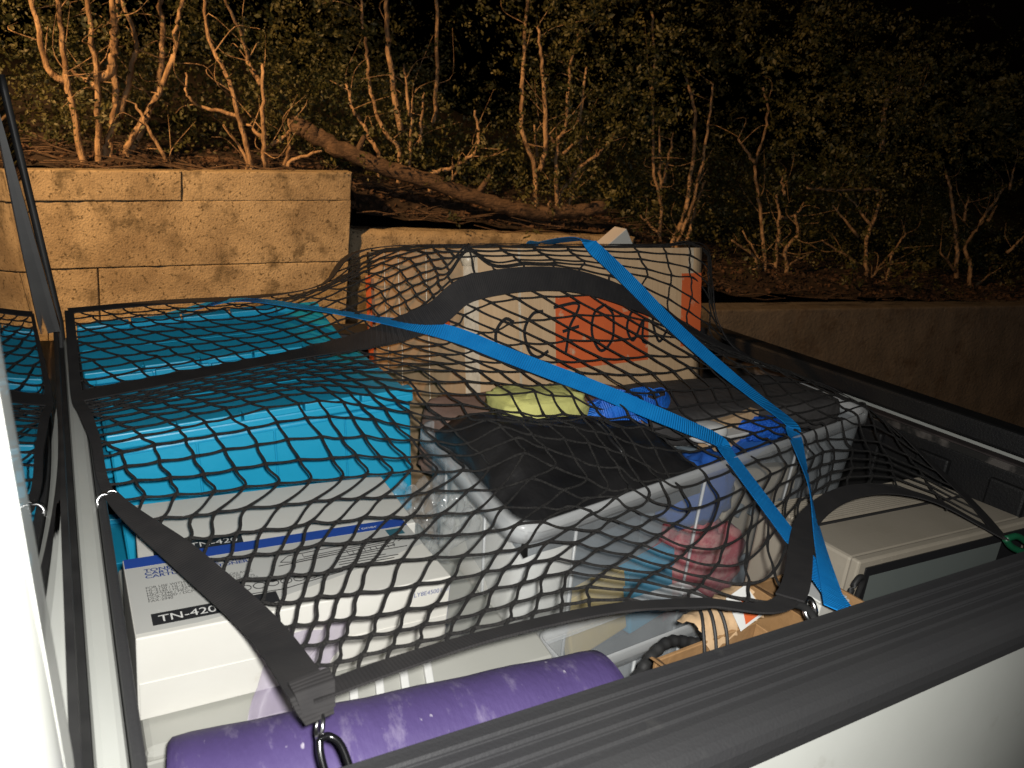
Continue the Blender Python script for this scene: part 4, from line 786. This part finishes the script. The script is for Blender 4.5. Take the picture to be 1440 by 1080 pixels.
open_carton('small_carton', 'torn brown carton against the beige monitor, right of the strap end', (0.775, 0.475, -0.34), (0.125, 0.115, 0.28), M['kraft_brown'], (0, R(2), R(4)), 0.035)
t = thing('white_block', 'small white box inside the carton against the beige monitor', 'box', (0.795, 0.50, -0.13), (0, R(8), R(4)))
mb = MB(); mb.box(0, 0.07, 0, 0.05, 0, 0.085); mb.build('body', M['white_card'], t, bevel=0.002); mb = MB(); mb.box(0.003, 0.067, 0.004, 0.046, 0.0855, 0.088); mb.build('lid', M['white_print'], t, bevel=0.001)
t = thing('warning_card', 'crumpled tan packet with white and orange warning triangle, by the rail', 'packet', (0.672, 0.540, -0.070), (R(20), R(-8), R(10)))
mb = MB(); mb.grid(lambda u, v: (-0.05 + 0.105 * u, 0.006 * fn(u * 5, v * 5, .2, 1.5) - 0.02 + 0.05 * v, 0.012 + 0.02 * math.sin(math.pi * v) + 0.006 * fn(u * 6, v * 4, .7, 1.4)), 14, 10); mb.build('paper', M['kraft'], t)
mb = MB(); mb.add([(0.000, -0.024, 0.024), (0.048, -0.024, 0.026), (0.044, 0.012, 0.044), (0.004, 0.012, 0.042)], [(0, 1, 2, 3)]); mb.build('white_label', M['white_print'], t)
mb = MB(); mb.add([(0.012, -0.0215, 0.0260), (0.038, -0.0215, 0.0270), (0.025, 0.004, 0.0405)], [(0, 1, 2)]); mb.build('orange_triangle', M['orange_print'], t)
t = thing('black_hose', 'black corrugated hose bent inside the torn carton by the purple tube', 'hose', (0.575, 0.535, -0.140))
P = np.array(smooth_path([(-0.045, -0.02, -0.06), (-0.035, 0.0, 0.0), (0.0, 0.02, 0.030), (0.05, 0.035, 0.042), (0.10, 0.03, 0.03)], 14)); mb = MB(); mb.tube(P, 0.0070 + 0.0006 * np.sign(np.sin(np.arange(len(P)) * 1.6)), 9); mb.build('hose_body', M['rubber'], t)
t = thing('black_cable', 'thin black cables looped over the tan packet by the rail', 'cable', (0.635, 0.545, -0.072))
for k in range(3): mb = MB(); mb.tube(smooth_path([(-0.02 + .018 * k, -0.05, -0.03), (-0.015 + .018 * k, -0.03, 0.02), (0.0 + .012 * k, 0.0, 0.036), (0.01 + .01 * k, 0.05, 0.0)], 6), 0.0022, 6); mb.build('wire', M['rubber'], t)
t = thing('black_lead', 'stiff black cable loop standing against the monitor side', 'cable', (1.02, 0.60, -0.16))
mb = MB(); mb.tube(smooth_path([(0.0, -0.01, -0.03), (-0.004, -0.01, 0.03), (0.012, -0.008, 0.055), (0.03, -0.005, 0.045), (0.034, 0, 0.01), (0.03, 0, -0.04)], 8), 0.0045, 8); mb.build('wire', M['rubber'], t)
# ------------------------------------------------------------------ cargo net, straps, hooks
bpy.context.view_layer.update(); DG = bpy.context.evaluated_depsgraph_get()
def lift(p, gap=0.004, reach=0.07):
    """keep a draped point just above the cargo under it"""
    ok, loc, nor, idx, ob, mx = scene.ray_cast(DG, Vector((p[0], p[1], p[2] + reach)), Vector((0, 0, -1)), distance=reach + gap)
    if ok and nor.z > 0.25 and loc.z + gap > p[2]: return np.array((p[0], p[1], loc.z + gap))
    return np.array(p)
A = np.array(NET, float); A[4:, 0, 0] = np.maximum(A[4:, 0, 0], 0.018); A[4, :3, 2] += (0.014, 0.026, 0.034); A[5, :3, 2] += (0.012, 0.018, 0.020)                                     # rows near->far, columns front->tail
def net(u, v):
    rows = [catmull([A[j, i] for i in range(10)], u) for j in range(max(0, int(v) - 1), min(10, int(v) + 3))]
    j0 = max(0, int(v) - 1); return catmull(rows, v - j0)
def nnorm(u, v):
    e = 0.15; a = net(min(9, u + e), v) - net(max(0, u - e), v); b = net(u, min(9, v + e)) - net(u, max(0, v - e)); n = np.cross(a, b); n /= np.linalg.norm(n) + 1e-9
    return n if n[2] > -0.2 else -n
NC = [3, 4, 5, 4, 5, 4, 4, 3, 2]; NR = [3, 3, 3, 4, 4, 5, 4, 3, 4]
US = [i + k / n for i, n in enumerate(NC) for k in range(n)] + [9.0]; VS = [i + k / n for i, n in enumerate(NR) for k in range(n)] + [9.0]
def warp(u, v):                                              # the net is pulled askew: cords run on the bias over the totes and the front drop
    a = 1.05 * (3 - v) * (1 - (u / 9) ** 2) if v < 3 else 0.0
    k = max(0.0, v - 3); a += 0.42 * k * k / (k + 0.8) * (1 - (u / 9) ** 2)
    uu = u - a; w = 1.0 if v < 3 else max(0.0, 1 - (v - 3) / 2.0)
    t = min(1.8, max(0.0, uu - 3.2)); t = t * t / (t + 0.3) * 1.1
    return uu, v - 0.80 * t * w
def knot(i, j):
    u, v = warp(US[i], VS[j]); ins = 0 <= u <= 9 and 0 <= v <= 9
    if ins and 0.1 < u < 8.9 and 0.1 < v < 8.9: q = JIT[j, i]; u += q[0] * 0.016; v += q[1] * 0.014
    return ins, lift(net(max(0, min(9, u)), max(0, min(9, v))))
JIT = rng.normal(size=(len(VS), len(US), 2)).clip(-2, 2)
KT = [[knot(i, j) for i in range(len(US))] for j in range(len(VS))]
def runs(seq):
    out = []; cur = []
    for k, (ins, p) in enumerate(seq):
        if ins:
            if not cur and k and np.linalg.norm(seq[k - 1][1] - p) < 0.09: cur.append(seq[k - 1][1])
            cur.append(p)
        elif cur:
            if np.linalg.norm(cur[-1] - p) < 0.09: cur.append(p)
            out.append(cur); cur = []
    if cur: out.append(cur)
    return [c for c in out if len(c) > 1]
netroot = thing('cargo_net', 'black knotted cargo net with webbing border stretched over the load', 'cargo net', (0.16, 0.50, 0.0)); NO = np.array(netroot.location)
def cord(pts, sway):
    n = len(pts); P = []; per = 6
    for k in range((n - 1) * per + 1):
        t = k / per; p = catmull(pts, t); f = t - int(t); P.append(p + sway * math.sin(2 * math.pi * t * 1.0) * 0.0012 + np.array((0, 0, -0.0016 * math.sin(math.pi * f))))
    dz = np.array([lift(p, 0.003)[2] - p[2] for p in P]); m = len(dz)
    mx = np.array([dz[max(0, k - 3):k + 4].max() for k in range(m)]); ker = np.array((1, 2, 3, 4, 3, 2, 1)) / 16.0
    dz = np.maximum(dz, np.convolve(np.pad(mx, 3, 'edge'), ker, 'valid')); P = [p + np.array((0, 0, d)) for p, d in zip(P, dz)]
    r = np.array([0.00175 * (1.38 if k % per == 0 else (1.12 if k % per in (1, per - 1) else 1.0)) for k in range(len(P))])
    mb = MB(); mb.tube(np.array(P) - NO, r, 6); mb.build('net_cord', M['cord'], netroot)
for j in range(1, len(VS) - 1):
    for c in runs(KT[j]): cord(c, np.array((0, 0.7, 0.3)) * rng.uniform(0.2, 0.7))
for i in range(1, len(US) - 1):
    for c in runs([KT[j][i] for j in range(len(VS))]): cord(c, np.array((1.0, 0, 0)) * rng.uniform(0.5, 1.4))
def band(uv, width, name='border_webbing', thick=0.0022, off=0.0045, mt='webbing', tail=None):
    P = []; Nn = []
    if tail is not None: n = nnorm(*uv[0]); P += [np.array(tail) - NO, (np.array(tail) + net(*uv[0]) + n * off) / 2 - NO]; Nn += [n, n]
    for u, v in uv: n = nnorm(u, v); P.append(lift(net(u, v) + n * off, 0.006) - NO); Nn.append(n)
    mb = MB(); mb.ribbon(P, Nn, width, thick); return mb.build(name, M[mt], netroot)
lin = lambda a, b, n: [a + (b - a) * k / n for k in range(n + 1)]
band([(0, v) for v in lin(0, 3, 30)], [0.023, 0.030] + [0.033 - 0.017 * max(0, (k - 20) / 10) ** 1.5 for k in range(31)], off=0.008, tail=(0.160, 0.482, 0.012))
band([(0, v) for v in lin(3, 9, 50)], [0.012 + 0.004 * min(1, max(0, (k / 50 * 6 - 0.9) / 0.8)) for k in range(51)])
band([(u, 0) for u in lin(0, 5, 50)], 0.025)
band([(u, 0) for u in lin(5.03, 9, 50)], 0.032)
band([(9, v) for v in lin(0, 9, 50)], 0.030)
band([(u, 9) for u in lin(0, 9, 60)], 0.030)
band([(u, 6) for u in lin(0, 9, 110)], 0.046, 'cross_webbing')
# folded and stitched end on the near corner
fold = [np.array(q) - NO for q in ((0.1605, 0.486, 0.0165), (0.160, 0.498, 0.0295), (0.159, 0.512, 0.0315))]
mb = MB(); mb.ribbon(fold, [nnorm(0, 0)] * 3, [0.025, 0.032, 0.034], 0.003); mb.build('stitched_fold', M['webbing'], netroot)
def hook(name, label, loc, pts, r, m, ring=None, mring='steel', rr=0.0018):
    t = thing(name, label, 'hook', loc); mb = MB(); mb.tube(smooth_path(pts, 7), r, 8); mb.build('hook_body', M[m], t)
    if ring: mb = MB(); mb.tube(ring, rr, 7, closed=True); mb.build('ring', M[mring], t)
    return t
def circ(c, r, ax, n=18):
    c = np.array(c); a, b = [np.array(q, float) for q in ax]; return [c + r * (math.cos(t) * a + math.sin(t) * b) for t in np.linspace(0, 2 * math.pi, n, endpoint=False)]
hook('carabiner', 'black carabiner hooking the net corner to the near bed rail', (0.160, 0.478, 0.0), [(-0.003, -0.006, 0.003), (0.004, -0.010, 0.006), (0.012, -0.018, -0.002), (0.017, -0.040, -0.028), (0.012, -0.048, -0.040), (0.004, -0.046, -0.040), (-0.001, -0.030, -0.024), (-0.004, -0.014, -0.006), (-0.003, -0.006, 0.003)], 0.0032, 'gloss_black', circ((0, 0.004, 0.006), 0.0085, ((0.3, 0.2, 0.9), (0.1, 0.95, -0.2))), 'steel')
hook('hook', 'small shiny steel hook fixing the net to the bed front', (0.040, 0.955, 0.004), [(0.004, 0, 0.0), (-0.006, 0, 0.002), (-0.012, -0.003, -0.004), (-0.010, -0.006, -0.012)], 0.0028, 'steel', circ((0.004, 0, 0), 0.006, ((1, 0, 0), (0, .5, .8))))
hook('hook', 'black hook with steel ring under the strap ends at the near rail', (0.705, 0.462, -0.004), [(-0.03, 0.012, 0.006), (-0.012, 0.006, 0.008), (0.008, 0.0, 0.002), (0.020, -0.006, -0.010), (0.012, -0.012, -0.022), (-0.004, -0.010, -0.022)], 0.0048, 'rubber', circ((0.02, 0.0, -0.004), 0.013, ((0.8, 0.3, 0.2), (-.1, .6, .7))), 'steel', 0.0032)
hook('carabiner', 'green carabiner tying the net to the tailgate corner', (1.395, 0.566, -0.092), [(0.0, 0, 0.004), (0.03, -0.004, 0.006), (0.065, -0.010, -0.012), (0.075, -0.012, -0.026), (0.05, -0.010, -0.024), (0.02, -0.004, -0.012), (0.0, 0, 0.004)], 0.0060, 'green')
# ratchet straps
def strap(label, pts, nrm, width):
    P = smooth_path(pts, 10); Nn = smooth_path(nrm, 10); o = Vector(pts[-1]); t = thing('strap', label, 'strap', o, group='blue tie-down straps')
    mb = MB(); mb.ribbon([p - np.array(o) for p in P], Nn, width, 0.0016); mb.build('strap_webbing', M['strap'], t)
    return t
zf = (0, -0.25, 1)
strap('blue tie-down strap running from the blue totes across to the rail',
      [(0.20, 1.80, 0.03), (0.332, 1.709, 0.085), (0.427, 1.491, 0.118), (0.494, 1.309, 0.138), (0.559, 1.199, 0.146), (0.609, 1.156, 0.138), (0.664, 1.118, 0.120), (0.720, 1.062, 0.104), (0.786, 0.998, 0.086), (0.848, 0.933, 0.066), (0.912, 0.891, 0.044), (0.977, 0.868, 0.019), (0.972, 0.838, 0.008), (0.910, 0.690, -0.012), (0.850, 0.580, -0.014), (0.780, 0.455, -0.017)],
      [zf, zf, zf, zf, (-0.1, -0.75, 0.7), (-0.2, -0.8, 0.6), (-0.2, -0.8, 0.65), (-0.2, -0.8, 0.7), (-0.2, -0.8, 0.7), (-0.2, -0.8, 0.75), (-0.1, -0.7, 0.8), (0, -0.6, 0.9), (0, -0.5, 1), (0, -0.4, 1), (0, -0.3, 1), (0, -0.3, 1)], 0.030)
strap('blue tie-down strap coming over the cardboard box and twisting down to the rail',
      [(1.10, 1.80, 0.05), (1.03, 1.64, 0.235), (0.985, 1.5, 0.268), (0.890, 1.23, 0.312), (0.890, 1.180, 0.298), (0.974, 1.172, 0.242), (1.077, 1.142, 0.161), (1.155, 1.075, 0.092), (1.198, 0.990, 0.044), (1.204, 0.905, 0.020), (1.190, 0.880, 0.008), (1.120, 0.800, -0.006), (1.021, 0.697, -0.015), (0.890, 0.575, -0.015), (0.765, 0.455, -0.013)],
      [zf, zf, zf, (0, -0.4, 1), (-.3, -0.8, .6), (-0.4, -0.75, 0.5), (-0.4, -0.6, 0.7), (-0.3, -0.5, 0.8), (-0.1, -0.4, 1), (0, -0.4, 1), (0.0, -0.4, 0.9), (0.4, -0.5, 0.7), (0.65, -0.6, 0.42), (0.4, -0.5, 0.7), (0, -0.3, 1)], 0.030)
